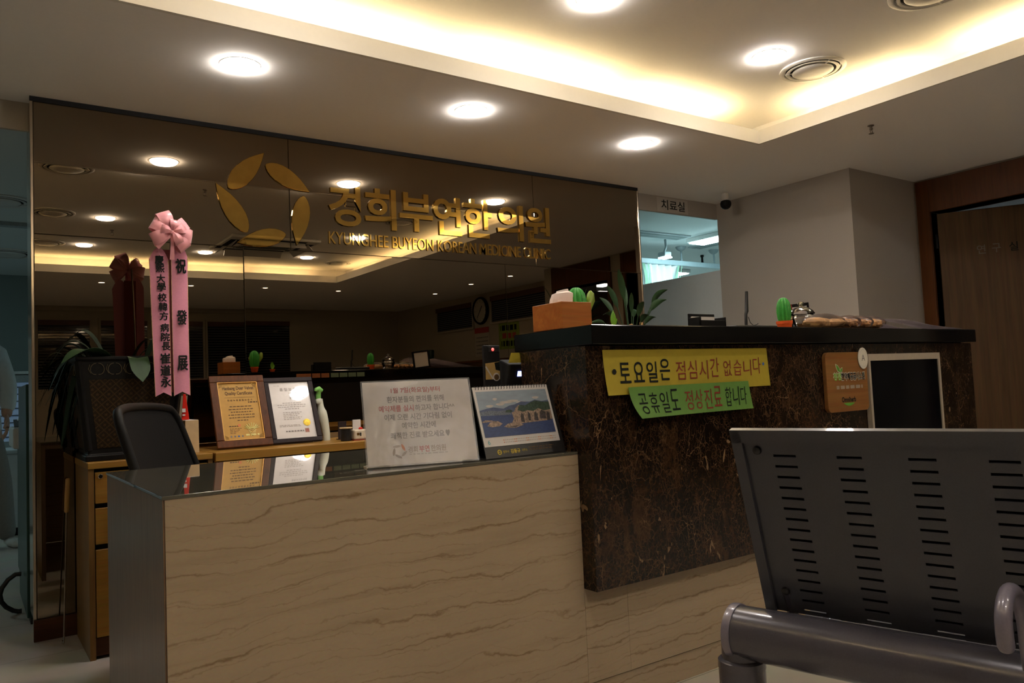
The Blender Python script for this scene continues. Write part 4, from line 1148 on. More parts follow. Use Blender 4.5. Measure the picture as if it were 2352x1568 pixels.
f2, o, ux, uy, L = frame('framed_certificate', 'white certificate with a gold seal in a dark plum frame on the low cabinet', (1.143, 3.558, ZB), .235, (0, .130, .303), 'frame_plum', .022)
q = MB(); q.prism(rect(.022, .022, .213, L - .022), o, ux, uy, .008, 'paper_gloss'); n_ = .0088
q.text('품질보증서', o + ux * .118 + uy * .262, ux, uy, 'ink_grey', fit=(.105, .017), align='C', bold=-.005, off=n_) if False else q.text('품 질 보 증 서', o + ux * .072 + uy * .262, ux, uy, 'ink_grey', fit=(.098, .016), off=n_)
dashes(q, o, ux, uy, .045, .075, .288, .003, 'ink_pale', n_, 2, .01)
dashes(q, o, ux, uy, .110, .155, .250, .003, 'ink_pale', n_, 3, .01)
q.text('경희부연한의원', o + ux * .112 + uy * .220, ux, uy, 'ink_grey', fit=(.074, .010), off=n_)
for k, (a, b) in enumerate(((.075, .165), (.050, .185), (.050, .185), (.082, .150))): dashes(q, o, ux, uy, a, b, .198 - .010 * k, .004, 'ink_pale', n_, 50 + k, .012)
for k in range(5): dashes(q, o, ux, uy, .070, .160 - .012 * (k % 3), .150 - .0085 * k, .004, 'ink_pale', n_, 60 + k, .012)
for k in range(2): dashes(q, o, ux, uy, .044, .145, .087 - .006 * k, .0035, 'ink_pale', n_, 70 + k, .015)
dashes(q, o, ux, uy, .070, .155, .055, .006, 'ink_grey', n_, 73, .012)
q.flat(rect(.161, .048, .181, .069), o, ux, uy, 'ink_tan', n_)
for k in range(3): q.flat(rect(.1635 + .006 * k, .050, .1665 + .006 * k, .067), o, ux, uy, 'ink_red', n_ + .0003)
pg = q.build('certificate', f2)
q = MB(); zz = ux.cross(uy)
q.lathe([(.0175, 0), (.0175, .0008), (.013, .0016), (.012, .001), (0, .0012)], o + ux * .176 + uy * .098 + zz * n_, 'seal_gold', 36, zz, rib=(.04, 18)); q.build('gold_seal', pg)

q = MB(); q.box((.758, 3.50, ZB), (.812, 3.70, .880), 'carton'); q.box((.759, 3.502, .880), (.811, 3.698, .8815), 'paper_white')
tag(q.build('beige_carton', bevel=.002, seg=1), 'beige carton on the low cabinet behind the black office chair', 'box')
rp = thing('red_carton', 'small red tapered carton standing on the beige carton under the ribbon', 'carton', (.764, 3.60, .882))
q = MB(); vs = [(.741+.018, 3.575, .882), (.780+.008, 3.565, .882), (.790+.008, 3.605, .882), (.750+.018, 3.615, .882), (.762+.008, 3.584, .993), (.774+.006, 3.581, .993), (.775+.006, 3.590, .993), (.764+.008, 3.593, .993)]
q.add(vs, [(3, 2, 1, 0), (0, 1, 5, 4), (1, 2, 6, 5), (2, 3, 7, 6), (3, 0, 4, 7), (4, 5, 6, 7)], 'red_pack'); q.build('pack', rp, bevel=.0015, seg=1)
q = MB(); n1_ = V((-.2, -.97, .12)).normalized(); q.box((-.010, -.0006, 0), (.004, .0002, .016), 'paper_white', Matrix.Translation((.772, 3.5715, .915)) @ Matrix.Rotation(R(-14), 4, 'Z') @ Matrix.Rotation(R(-8), 4, 'X'))
q.box((-.009, -.0006, 0), (.002, .0002, .006), 'paper_white', Matrix.Translation((.772, 3.5702, .900)) @ Matrix.Rotation(R(-14), 4, 'Z') @ Matrix.Rotation(R(-8), 4, 'X'))
q.build('white_print', rp)

sb = thing('spray_bottle', 'white bottle with a pale green trigger head beside the plum frame', 'bottle', (1.405, 3.59, ZB))
c0 = V((1.414, 3.618, ZB))
q = MB(); tilt = [V((x_, .02, z_)) for x_, z_ in ((.020, 0), (.019, .03), (.015, .06), (.010, .09), (.003, .122), (.000, .138), (-.004, .154), (-.006, .166), (-.012, .200))]
q.tube([c0 + p for p in tilt], [.0165, .0170, .0185, .0205, .0220, .0210, .0165, .0145, .0155], 'bottle_white', 20); q.build('body', sb, smooth=True)
q = MB(); q.lathe([(.014, 0), (.016, .003), (.016, .02), (.013, .026)], c0 + V((-.015, .02, .178)), 'bottle_white', 20, rib=(.03, 16)); q.build('collar', sb, smooth=True)
q = MB(); c0 = c0 + V((.002, .02, 0)); q.tube([c0 + V((-.019, 0, .202)), c0 + V((-.019, 0, .222)), c0 + V((-.017, -.004, .236)), c0 + V((-.017, -.012, .247))], [.0125, .0125, .011, .010], 'trigger_green', 14)
q.tube([c0 + V((-.004, -.004, .240)), c0 + V((-.018, -.008, .250)), c0 + V((-.034, -.012, .246)), c0 + V((-.037, -.013, .240))], [.011, .013, .010, .006], 'trigger_green', 14)
q.build('trigger_head', sb, smooth=True)
cu = thing('black_cup', 'small black cup with a pinkish rim on the low cabinet', 'cup', (1.462, 3.47, ZB))
q = MB(); q.lathe([(.023, 0), (.025, .002), (.026, .058), (.023, .058), (.022, .006), (0, .005)], (1.462, 3.47, ZB), 'black_plastic', 26); q.build('body', cu, smooth=True)
q = MB(); q.lathe([(.030, .058), (.031, .061), (.029, .064), (.0, .064)], (1.462, 3.47, ZB), 'carton', 26); q.build('lid', cu, smooth=True)
mdl = thing('cream_device', 'small cream desk device with a red button beside the black cup', 'device', (1.53, 3.47, ZB))
M = Matrix.Translation((1.532, 3.47, ZB))
q = MB(); q.box((-.040, -.03, 0.004), (.036, .03, .050), 'model_cream', M); q.box((.010, -.03, .012), (.065, .025, .040), 'model_cream', M); q.build('body', mdl, bevel=.007, seg=3)
q = MB(); q.lathe([(.010, .050), (.010, .056), (.006, .060), (0, .060)], M @ V((.005, 0, 0)), 'red_pack', 18); q.build('button', mdl, smooth=True)
q = MB(); q.box((-.045, -.034, 0), (.04, .034, .004), 'ink_marker_red', M); q.build('base_plate', mdl)
q = MB(); q.box((-.028, -.0315, .024), (-.014, -.0300, .036), 'chrome', M); q.box((-.012, -.0315, .020), (-.006, -.0300, .036), 'dark_slot', M); q.build('dial', mdl)
q = MB(); q.lathe([(0.012, -.009), (.013, -.006), (.013, .006), (.012, .009)], M @ V((.062, -.045, .014)), 'model_cream', 18, (1, 0, 0)); q.box((.045, -.055, 0), (.080, -.036, .006), 'model_cream', M); q.build('roller', mdl, smooth=True)
for x, z1, mt, lb in ((1.50, .83, 'frame_plum', 'small dark card standing behind the cream device'), (1.575, .835, 'paper_white', 'small white card standing behind the cream device')):
    q = MB(); q.box((x - .021, 3.60, ZB), (x + .021, 3.606, z1), mt); q.box((x - .02, 3.606, ZB), (x + .02, 3.635, ZB + .004), mt)
    tag(q.build('standing_card', bevel=.001, seg=1), lb, 'card')

# ------------------------------------------------------------------ office chair behind the desk
oc = thing('office_chair', 'black mesh office chair turned sideways behind the low desk', 'chair', (.85, 2.95, 0))
e_ = V((.52, .854, 0)); nb = V((.854, -.52, 0))       # width of the back, its front normal
top_c = V((.496, 3.02, .949)); lean = V((.30, -.05, -1)).normalized()
def bp(s, t, off=0.0): # s across -1..1, t down 0..1
    wid = .278 * (1 - .10 * (1 - t) ** 2); crown = -.020 * abs(s) ** 3 * (1 - t)
    return top_c + e_ * (s * wid) + lean * (t * .53) + nb * (.035 * s * s + off) + Z * crown
def inset(t): return 1 - .16 * max(0, 1 - t / .13) ** 2 - .10 * max(0, 1 - (1 - t) / .13) ** 2
q = MB(); q.sheet([[bp(s / 5 * inset(t / 16), t / 16, -.004) for s in range(-5, 6)] for t in range(0, 17)], 'mesh_black', .006); q.build('back_mesh', oc, smooth=True)
rr_ = rrect(2, 1, .13, 6)
rr_ = [(max(-1, min(1, (x - 1))), 1 - y) for x, y in rr_]
loop = []
for a, b in zip(rr_, rr_[1:] + rr_[:1]):
    k = max(1, int(math.hypot((b[0] - a[0]) * .28, (b[1] - a[1]) * .5) / .03)); loop += [bp(a[0] + (b[0] - a[0]) * u / k, a[1] + (b[1] - a[1]) * u / k) for u in range(k)]
q = MB(); q.tube(loop + loop[:1], .015, 'frame_black', 14, cap=False); q.build('back_frame', oc, smooth=True)
sc = top_c + lean * .5 + nb * .22 + V((0, .06, -.02))
q = MB(); M = Matrix.Translation((sc.x, sc.y, .44)) @ Matrix.Rotation(math.atan2(e_.y, e_.x), 4, 'Z'); q.box((-.23, -.23, -.03), (.23, .22, .035), 'mesh_black', M); q.build('seat', oc, bevel=.03, seg=4)
q = MB(); q.tube([bp(0, .75, -.02), bp(0, 1.0, -.05), V((sc.x - .16, sc.y + .1, .40)), V((sc.x, sc.y, .39))], .02, 'frame_black', 10); q.build('back_bracket', oc, smooth=True)
q = MB(); q.tube([(sc.x, sc.y, .40), (sc.x, sc.y, .10)], .025, 'frame_black', 14); q.build('column', oc, smooth=True)
for k in range(5):
    a = R(72 * k + 20); d = V((math.cos(a), math.sin(a), 0)); p = V((sc.x, sc.y, 0))
    q = MB(); q.tube([p + Z * .11, p + d * .15 + Z * .095, p + d * .265 + Z * .07], [.022, .02, .015], 'frame_black', 10); lg = q.build('base_arm', oc, smooth=True)
    q = MB(); q.lathe([(.0, -.02), (.026, -.02), (.028, -.016), (.028, .016), (.026, .02), (0, .02)], p + d * .265 + Z * .0285, 'black_plastic', 18, d.cross(Z)); q.build('caster', lg, smooth=True)

# ------------------------------------------------------------------ things on the tall counter
tb_ = thing('tissue_box', 'wooden tissue box with a white tissue sticking out on the black countertop', 'tissue box', (1.55, 1.925, ZK))
q = MB(); q.box((1.490, 1.85, ZK), (1.610, 2.0, 1.216), 'box_wood'); q.build('box', tb_, bevel=.002, seg=2)
q = MB(); rows = []
for i in range(9):
    t = i / 8; row = []
    for k in range(17):
        a = 2 * math.pi * k / 16
        rr = .036 * (1 + .10 * math.sin(2 * a + .5) + .05 * math.sin(5 * a + 4 * t)) * (1.0 + .12 * math.sin(2.6 * t) - .22 * t) * (1 if t < .85 else .62)
        row.append((1.550 + rr * 1.15 * math.cos(a) + .006 * t, 1.925 + rr * .8 * math.sin(a), 1.2155 + .045 * t + .005 * math.cos(a + .6) * t))
    rows.append(row)
rows.append([(1.556, 1.925, 1.2625)] * 17)
q.sheet(rows, 'tissue'); q.build('tissue', tb_, smooth=True)

def cactus_col(q, c, r, h, m, ribs=10):
    prof = [(0.72, 0), (.92, .18), (1.0, .40), (.98, .62), (.86, .80), (.62, .92), (.32, .985), (0, 1)]
    q.lathe([(r * a, h * b) for a, b in prof], c, m, ribs * 6, rib=(.13, ribs))
def cactus_spines(q, c, r, h, ribs=10, n=9):
    for k in range(ribs):
        a = 2 * math.pi * k / ribs
        for j in range(n):
            t = .08 + .84 * j / (n - 1); rr = r * 1.12 * (1 - max(0, (t - .55) / .5) ** 2) * min(1, .75 + t)
            q.lathe([(.0011, 0), (0, .0022)], V(c) + V((rr * math.cos(a), rr * math.sin(a), h * t)), 'leaf_light', 4, (math.cos(a), math.sin(a), .2))
def clay_pot(q, c, r, h):
    q.lathe([(r * .74, 0), (r * .78, .002), (r * .93, h * .72), (r * 1.0, h * .72), (r * 1.02, h), (r * .9, h), (r * .88, h * .9), (0, h * .9)], c, 'pot_orange', 30)
ca = thing('cactus', 'plump green toy cactus with a yellow green arm behind the tissue box', 'cactus', (1.655, 2.03, ZK), 'toy cacti on the counter')
c0 = V((1.700, 2.03, ZK))
q = MB(); clay_pot(q, c0, .028, .040); q.build('pot', ca, smooth=True)
q = MB(); cactus_col(q, c0 + Z * .037, .032, .120, 'cactus_green', 12); b_ = q.build('body', ca, smooth=True)
q = MB(); cactus_spines(q, c0 + Z * .037, .032, .120, 12, 11); q.build('spines', b_)
q = MB(); q.tube([c0 + V((.020, -.012, .075)), c0 + V((.040, -.014, .085)), c0 + V((.052, -.014, .112)), c0 + V((.054, -.014, .136)), c0 + V((.052, -.014, .146))], [.008, .012, .015, .012, .003], 'leaf_olive', 14); q.build('arm', ca, smooth=True)
q = MB(); q.tube([c0 + V((-.022, -.008, .080)), c0 + V((-.030, -.008, .100)), c0 + V((-.026, -.008, .128))], [.008, .011, .003], 'leaf_olive', 12); q.build('arm', ca, smooth=True)
cb = thing('cactus', 'slim green toy cactus in an orange pot on the countertop by the glass jar', 'cactus', (2.655, 1.90, ZK), 'toy cacti on the counter')
c0 = V((2.663, 1.905, ZK))
q = MB(); clay_pot(q, c0, .031, .042); q.build('pot', cb, smooth=True)
q = MB(); cactus_col(q, c0 + Z * .038, .025, .098, 'cactus_green', 11); b_ = q.build('body', cb, smooth=True)
q = MB(); cactus_spines(q, c0 + Z * .038, .025, .098, 11, 11); q.build('spines', b_)
sp = thing('small_sprout', 'small light green leafy sprout on the counter right of the tissue box', 'plant', (1.83, 2.0, ZK))
c0 = V((1.838, 2.0, ZK))
q = MB(); clay_pot(q, c0, .02, .022); q.build('pot', sp, smooth=True)
for a in (0.0, .35):
    q = MB(); d = V((math.sin(a) * .5, -.05 * abs(a), 1)).normalized(); s = V((1, .3 * a, 0))
    rows = [[c0 + Z * .016 + d * (.062 * t) + s * (.0135 * math.sin(math.pi * min(1, t * 1.02)) ** .8 * k) + V((0, -.003 * (1 - abs(k)), 0)) for k in (-1, -.5, 0, .5, 1)] for t in [j / 8 * (1 if a == 0 else .55) for j in range(9)]]
    q.sheet(rows, 'leaf_light', .0006); q.build('leaf', sp, smooth=True)

# peace lily standing behind the counter
ly = thing('peace_lily', 'dark green leafy house plant beside the right edge of the mirror wall', 'plant', (3.40, 3.55, ZB))
c0 = V((3.405, 3.55, ZB))
q = MB(); q.lathe([(.085, 0), (.09, .005), (.125, .40), (.13, .40), (.13, .43), (.118, .43), (.115, .40), (0, .40)], c0, 'pot_brown', 32); q.build('pot', ly, smooth=True)
q = MB(); q.lathe([(.115, .405), (0, .412)], c0, 'soil', 24); q.build('soil', ly)
for dx, h in ((-.035, .575), (.055, .585)):
    q = MB(); q.tube([c0 + V((dx * .6, -.03, .39)), c0 + V((dx, -.04, h))], .011, 'tan_stub', 8); q.build('support_cane', ly, smooth=True)
def lily_leaf(base, tip, w, bend=.0, turn=0.0):
    b = V(base); t_ = V(tip); d = t_ - b; L = d.length
    side = d.normalized().cross(V((0.35 + turn, 1, .15))).normalized(); nrm = side.cross(d).normalized()
    pts = [b.lerp(t_, u) + Z * (bend * L * math.sin(math.pi * u)) + V((d.x, d.y, 0)) * (.18 * (u * u - u)) for u in [k / 22 for k in range(23)]]
    o_ = MB(); o_.tube(pts[:14], .0032, 'leaf_mid', 6); st_ = o_.build('stem', ly, smooth=True)
    o_ = MB(); rows = []
    for j in range(12, 23):
        u = (j - 12) / 10; ww = w * (math.sin(math.pi * min(1, (u ** .8) * .97 + .02)) ** .8) + .0006
        rows.append([pts[j] + side * (ww * k) + nrm * (.25 * ww * abs(k)) + V((0, 0, -.055 * u * u)) for k in (-1, -.5, 0, .5, 1)])
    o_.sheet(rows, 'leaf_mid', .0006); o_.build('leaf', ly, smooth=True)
for tip, w, bd_, tn in (((3.24, 3.46, 1.70), .032, .03, .9), ((3.72, 3.52, 1.60), .036, .10, -.4), ((3.60, 3.42, 1.52), .036, .12, .2), ((3.27, 3.60, 1.62), .028, .04, .6), ((3.46, 3.66, 1.66), .026, .02, 1.2), ((3.18, 3.55, 1.43), .026, .16, .2),
                        ((3.56, 3.66, 1.48), .032, .12, 0), ((3.38, 3.40, 1.50), .030, .06, .8), ((3.42, 3.40, 1.42), .030, .10, .3), ((3.12, 3.66, 1.36), .022, .2, .1), ((3.52, 3.44, 1.41), .028, .10, .2), ((3.31, 3.72, 1.56), .024, .06, .5), ((3.34, 3.46, 1.56), .022, .03, 1.0)):
    lily_leaf((c0.x + (tip[0] - c0.x) * .12, c0.y + (tip[1] - c0.y) * .12, c0.z + .40), tip, w * .62, bd_, tn)
# inner staff desk behind the tall counter
idk = thing('staff_desk', 'inner wooden staff desk behind the tall marble counter', 'desk', (2.7, 2.42, 0))
q = MB(); q.box((1.56, 2.08, .715), (3.78, 2.72, .745), 'cabinet_wood'); q.build('top', idk, bevel=.002, seg=1)
for x in (1.58, 2.66, 3.74):
    q = MB(); q.box((x - .012, 2.10, 0), (x + .012, 2.70, .715), 'cabinet_side'); q.build('leg_panel', idk)

# desk organiser, router with antenna
og = thing('desk_tray', 'small black leather memo tray with a white pad on the countertop', 'tray', (2.20, 1.95, ZK))
M = Matrix.Translation((2.212, 1.95, ZK))
q = MB()
x0, x1, y0, y1 = -.045, .096, -.05, .010
for a in ((x0, y0, x1, y0 + .006, .040), (x0, y1 - .006, x1, y1, .068), (x0, y0, x0 + .006, y1, .052), (x1 - .006, y0, x1, y1, .052)): q.box((a[0], a[1], 0), (a[2], a[3], a[4]), 'frame_black', M)
q.box((x0, y0, 0), (x1, y1, .004), 'frame_black', M); q.build('tray', og, bevel=.0012, seg=1)
q = MB(); q.box((x0 + .01, y1 - .014, .004), (x1 - .01, y1 - .0065, .057), 'paper_white', M); q.build('memo_pad', og)
ro = thing('wireless_router', 'flat black router with one upright antenna on the countertop', 'router', (2.45, 1.95, ZK))
q = MB(); q.box((2.365, 1.90, ZK + .002), (2.615, 1.99, ZK + .024), 'black_plastic'); q.build('body', ro, bevel=.006, seg=3)
for x, y in ((2.38, 1.91), (2.60, 1.91), (2.38, 1.98), (2.60, 1.98)):
    q = MB(); q.lathe([(.006, 0), (.006, .003)], (x, y, ZK), 'black_matte', 10); q.build('foot', ro)
q = MB(); q.tube([(2.478, 1.945, ZK + .018), (2.480, 1.945, ZK + .07), (2.486, 1.945, ZK + .082), (2.492, 1.945, ZK + .160)], [.0055, .006, .0075, .0055], 'black_plastic', 10); q.build('antenna', ro, smooth=True)
q = MB(); q.tube([(2.487, 1.94, ZK + .06), (2.497, 1.94, ZK + .038), (2.515, 1.94, ZK + .027), (2.535, 1.94, ZK + .030), (2.545, 1.94, ZK + .035)], .0014, 'cable_black', 6); q.build('wire', ro, smooth=True)

# glass jar, card stand, snack bags, plastic sleeves
jr = thing('glass_jar', 'faceted clear glass jar beside the orange potted cactus', 'jar', (2.76, 1.92, ZK))
c0 = V((2.808, 1.925, ZK))
q = MB(); q.lathe([(.042, 0), (.046, .004), (.040, .02), (.050, .036), (.056, .055), (.050, .068), (.044, .072), (.044, .070), (.048, .066), (.052, .054), (.046, .038), (.036, .022), (.038, .008), (0, .007)], c0, 'jar_glass', 40, rib=(.035, 10)); q.build('body', jr, smooth=True)
q = MB(); q.lathe([(.050, .0725), (.052, .076), (.044, .088), (.028, .100), (.010, .105), (.008, .108), (.013, .114), (.012, .122), (.004, .127), (0, .127)], c0, 'jar_glass', 40, rib=(.02, 10)); q.build('lid', jr, smooth=True)
q = MB(); q.lathe([(.0, .010), (.03, .010), (.036, .022), (.040, .034), (0, .036)], c0, 'snack_tan', 24); q.build('candy', jr, smooth=True)
cs = thing('card_stand', 'black and dark red card stand with a white card behind the glass jar', 'stand', (2.86, 2.03, ZK))
M = Matrix.Translation((3.03, 2.078, ZK)) @ Matrix.Rotation(R(-6), 4, 'Y')
q = MB()
for a in ((-.075, 0, -.062, .142), (.062, 0, .075, .142), (-.062, .128, .062, .142), (-.062, 0, .062, .012)): q.box((a[0], 0, a[1]), (a[2], .014, a[3]), 'frame_black', M)
q.box((-.075, -.002, .118), (-.052, 0, .143), 'ribbon_dark', M); q.build('frame', cs, bevel=.001, seg=1)
q = MB(); q.box((-.062, .004, .012), (.062, .010, .128), 'paper_white', M); q.build('card', cs)
def lump(q, c, rx, ry, rz, m, seed, seg=16, rings=9, rough=.12):
    rnd = random.Random(seed); ph = [rnd.uniform(0, 6.28) for _ in range(6)]
    vs = []; fs = []
    for i in range(rings + 1):
        th = math.pi * i / rings
        for k in range(seg):
            a = 2 * math.pi * k / seg
            w = 1 + rough * (math.sin(3 * a + ph[0] + 2 * th) + math.sin(5 * a + ph[1] - 3 * th) * .6 + math.sin(7 * th + ph[2]) * .5)
            vs.append((c[0] + rx * w * math.sin(th) * math.cos(a), c[1] + ry * w * math.sin(th) * math.sin(a), c[2] + rz * (1 + (w - 1) * .5) * math.cos(th)))
    for i in range(rings):
        for k in range(seg): fs.append((i * seg + k, (i + 1) * seg + k, (i + 1) * seg + (k + 1) % seg, i * seg + (k + 1) % seg))
    q.add(vs, fs, m)
bgs = (('long tan snack bag nearest the glass jar', 2.765, .098, .028, 'snack_tan', 1), ('brown snack bag second from the glass jar', 2.923, .042, .026, 'snack_brown', 2), ('nutty snack bag third from the glass jar', 3.010, .040, .026, 'snack_nut', 3), ('nutty snack bag farthest from the glass jar, by the plastic sleeves', 3.100, .040, .026, 'snack_nut', 4))
for lb, x, rx, rz, mt, sd in bgs:
    lb_ = 'clear ' + lb + ' on the countertop'
    t_ = thing('snack_bag', lb_, 'snack bag', (x, 1.80, ZK), 'clear snack bags on the countertop')
    q = MB()
    for k in range(5 if mt != 'snack_tan' else 3):
        f = (k - 2) / 2 if mt != 'snack_tan' else (k - 1)
        lump(q, (x + f * rx * .55, 1.80 + .012 * math.sin(k * 2.2), ZK + rz * .78 + .003), rx * (.48 if mt != 'snack_tan' else .62), .036, rz * (.72 + .10 * math.sin(k * 1.7 + sd)), mt, sd * 10 + k, rough=.07 if mt == 'snack_tan' else .13)
    q.build('snacks', t_, smooth=True)
    q = MB(); lump(q, (x, 1.80, ZK + rz + .004), rx * 1.16, .060, rz * 1.12, 'plastic_bag', sd, 26, 12, .03); q.build('wrapper', t_, smooth=True)
for k, (x0, x1, y0, y1, z0, lb) in enumerate(((2.93, 3.40, 1.88, 2.06, .085, 'clear plastic sleeve sloping over the snack bags'), (3.16, 3.60, 1.86, 2.04, .072, 'clear plastic sleeve lying at the right end of the countertop'), (3.24, 3.74, 1.735, 1.845, .045, 'clear plastic sleeve nearest the right front corner of the countertop'))):
    q = MB(); rows = []
    for i in range(13):
        t = i / 12; rows.append([(x0 + (x1 - x0) * t, y0 + (y1 - y0) * s, ZK + .0022 + .0016 * k + z0 * (1 - t) ** 1.3 * (.75 + .35 * s) * (1 if i else .97) + .003 * math.sin(9 * t + 4 * s) * (1 - t)) for s in (0, .25, .5, .75, 1)])
    q.sheet(rows[::-1], 'sleeve_film', .0008); tag(q.build('plastic_sleeve', smooth=True), lb, 'sleeve', 'plastic sleeves on the countertop')

# ------------------------------------------------------------------ things on the glass desk top
def easel(B0, e, w, back, up):
    """a sheet leaning back from its lower edge: origin, right, up vectors"""
    e = V(e).normalized(); n = V((-e.y, e.x, 0)); u = (n * back + Z * up); L = u.length
    return V(B0), e, u.normalized(), L, n
an = thing('acrylic_sign', 'clear acrylic table sign with a printed Korean notice on the glass desk', 'sign', (1.01, 1.89, ZDK))
o, ux, uy, L, nb_ = easel((.868, 1.918, ZDK + .003), (.957, -.291, 0), .300, .078, .226)
w = .300; zz = ux.cross(uy)
q = MB(); q.prism(rect(-.004, 0, w + .004, L + .003), o, ux, uy, .002, 'acrylic'); q.prism(rect(-.004, 0, w + .004, L + .003), o - zz * .0055, ux, uy, .002, 'acrylic')
q.prism(rect(-.004, 0, w + .004, .088), o + nb_ * .068, ux, (Z * .226 - nb_ * .078).normalized(), .002, 'acrylic')
q.box((-.004, 0, -.0015), (w + .004, .070, .001), 'acrylic', Matrix.Translation(o - Z * .0015) @ Matrix(((ux.x, nb_.x, 0, 0), (ux.y, nb_.y, 0, 0), (0, 0, 1, 0), (0, 0, 0, 1))))
q.build('holder', an)
q = MB(); q.prism(rect(0, .004, w, L), o - zz * .0032, ux, uy, .0024, 'paper_white')
k_ = -.0032 + .0030
def tl(parts, cx_, y, h):
    tot = sum(p[2] for p in parts); x = cx_ - tot / 2
    for s, mt, wd in parts:
        q.text(s, o + ux * x + uy * y, ux, uy, mt, fit=(wd - .004, h), off=k_, bold=.014); x += wd
tl((('1월 7일(화요일)부터', 'ink_red', .142),), .148, .202, .0185)
tl((('환자분들의 편의를 위해', 'ink_grey', .164),), .146, .177, .0185)
tl((('예약제를 실시', 'ink_red', .100), ('하고자 합니다^^', 'ink_grey', .116)), .148, .151, .0185)
tl((('이제 오랜 시간 기다림 없이', 'ink_grey', .192),), .149, .126, .0185)
tl((('예약한 시간에', 'ink_grey', .098),), .148, .101, .0185)
tl((('쾌적한 진료 받으세요', 'ink_grey', .152), ('♥', 'ink_grey', .016)), .150, .074, .0185)
tl((('경희', 'ink_tan', .030), ('부연', 'ink_red', .032), ('한의원', 'ink_tan', .046)), .164, .034, .018)
dashes(q, o, ux, uy, .112, .218, .028, .0028, 'ink_pale', k_, 4, .012)
for j in range(5):
    a = R(90 + 72 * j + 20); cx_, cy_ = .086 + .0145 * math.cos(a), .040 + .0145 * math.sin(a); d = V((-math.sin(a), math.cos(a)))
    d = (d + V((math.cos(a), math.sin(a))) * .25).normalized(); n_ = V((-d.y, d.x))
    q.flat([tuple(V((cx_, cy_)) + d * (.0115 * f) + n_ * (.0036 * g)) for f, g in ((-1, 0), (-.4, -.8), (.3, -1), (.9, -.4), (1, 0), (.9, .4), (.3, 1), (-.4, .8))], o, ux, uy, 'ink_orange' if j == 4 else 'ink_tan', k_)
q.build('printed_sheet', an)

cl = thing('desk_calendar', 'desk calendar with a seaside rock photograph leaning before the marble counter', 'calendar', (1.32, 1.89, ZDK), 'desk calendars on the glass desk')
o, ux, uy, L, nb_ = easel((1.187, 1.834, ZDK + .002), (1, .03, 0), .296, .062, .196)
w = .298; zz = ux.cross(uy)
q = MB(); q.prism(rect(-.004, 0, w - .012, L + .002), o, ux, uy, .0018, 'black_plastic'); q.prism(rect(-.004, 0, w - .012, L + .002), o + nb_ * .124, ux, (Z * .196 - nb_ * .062).normalized(), .0018, 'black_plastic')
q.box((-.004, 0, -.001), (w - .012, .124, .001), 'black_plastic', Matrix.Translation(o - Z * .001) @ Matrix(((ux.x, nb_.x, 0, 0), (ux.y, nb_.y, 0, 0), (0, 0, 1, 0), (0, 0, 0, 1)))); q.build('stand', cl)
q = MB(); q.text('법무사', o + ux * .058 + uy * .0115, ux, uy, 'ink_yellow', fit=(.020, .008), off=.0025); q.text('김동규', o + ux * .084 + uy * .009, ux, uy, 'ink_yellow', fit=(.034, .0125), off=.0025, bold=.02); q.text('사무소', o + ux * .124 + uy * .0115, ux, uy, 'ink_yellow', fit=(.020, .008), off=.0025)
q.flat(circle(.0075, 18, .045, .0155), o, ux, uy, 'ink_yellow', .0025); q.flat(circle(.0048, 14, .045, .0155), o, ux, uy, 'black_plastic', .0027); q.flat(rect(.040, .0145, .049, .0165), o, ux, uy, 'ink_yellow', .0029)
dashes(q, o, ux, uy, .150, .245, .0205, .003, 'ink_brown', .0025, 8, .012); dashes(q, o, ux, uy, .150, .235, .0135, .003, 'ink_brown', .0025, 9, .012); q.build('gold_print', cl)
pw = .272; py0 = .033; ph = L - py0 + .004
q = MB(); q.prism(rect(-.002, py0, pw, py0 + ph), o + zz * .002, ux, uy, .0016, 'paper_white'); pgc = q.build('page', cl)
q = MB(); fx0, fx1, fy0, fy1 = .006, pw - .009, py0 + .027, py0 + ph - .014; off0 = .0040
FX = lambda s: fx0 + (fx1 - fx0) * s
FY = lambda t: fy0 + (fy1 - fy0) * t
mat('print_sky', (0.27, 0.33, 0.40), .5, nscale=25, namt=.10, stretch=(1, 1, 4)); mat('print_cloud', (0.52, 0.47, 0.43), .5, nscale=60, namt=.1); mat('print_hill', (0.075, 0.10, 0.19), .5, nscale=60, namt=.2); mat('print_town', (0.13, 0.15, 0.19), .5, nscale=400, namt=.6)
mat('print_sea', (0.038, 0.062, 0.17), .5, nscale=120, namt=.25, stretch=(1, 1, 5)); mat('print_rock', (0.30, 0.21, 0.155), .5, nscale=160, namt=.7, stretch=(2, 2, .7)); mat('print_tree', (0.035, 0.065, 0.04), .5, nscale=200, namt=.6); mat('print_shade', (0.05, 0.04, 0.04), .5, nscale=160, namt=.5)
def pict(pts, mt, lev): q.flat([(FX(a), FY(b)) for a, b in pts], o, ux, uy, mt, off0 + lev * .00025)
pict(((0, .0), (1, 0), (1, 1), (0, 1)), 'print_sky', 0)
rnd = random.Random(5)
for cx_, cy_, wx in ((.24, .82, .03), (.40, .74, .10), (.48, .76, .08), (.15, .67, .05), (.82, .81, .05), (.60, .72, .07), (.3, .70, .06)):
    pict([(cx_ + wx * math.cos(a) * (1 + .2 * math.sin(3 * a)), cy_ + .028 * math.sin(a)) for a in [2 * math.pi * k / 16 for k in range(16)]], 'print_cloud', 1)
pict([(0, .42), (1, .42), (1, .74), (.9, .72), (.8, .76), (.72, .72), (.6, .74), (.5, .68), (.42, .66), (.33, .60), (.2, .64), (.1, .62), (0, .58)], 'print_hill', 2)
pict([(0, .44), (.42, .46), (.42, .54), (.34, .56), (.25, .55), (.15, .57), (0, .55)], 'print_town', 3)
pict(((0, 0), (1, 0), (1, .44), (0, .465)), 'print_sea', 4)
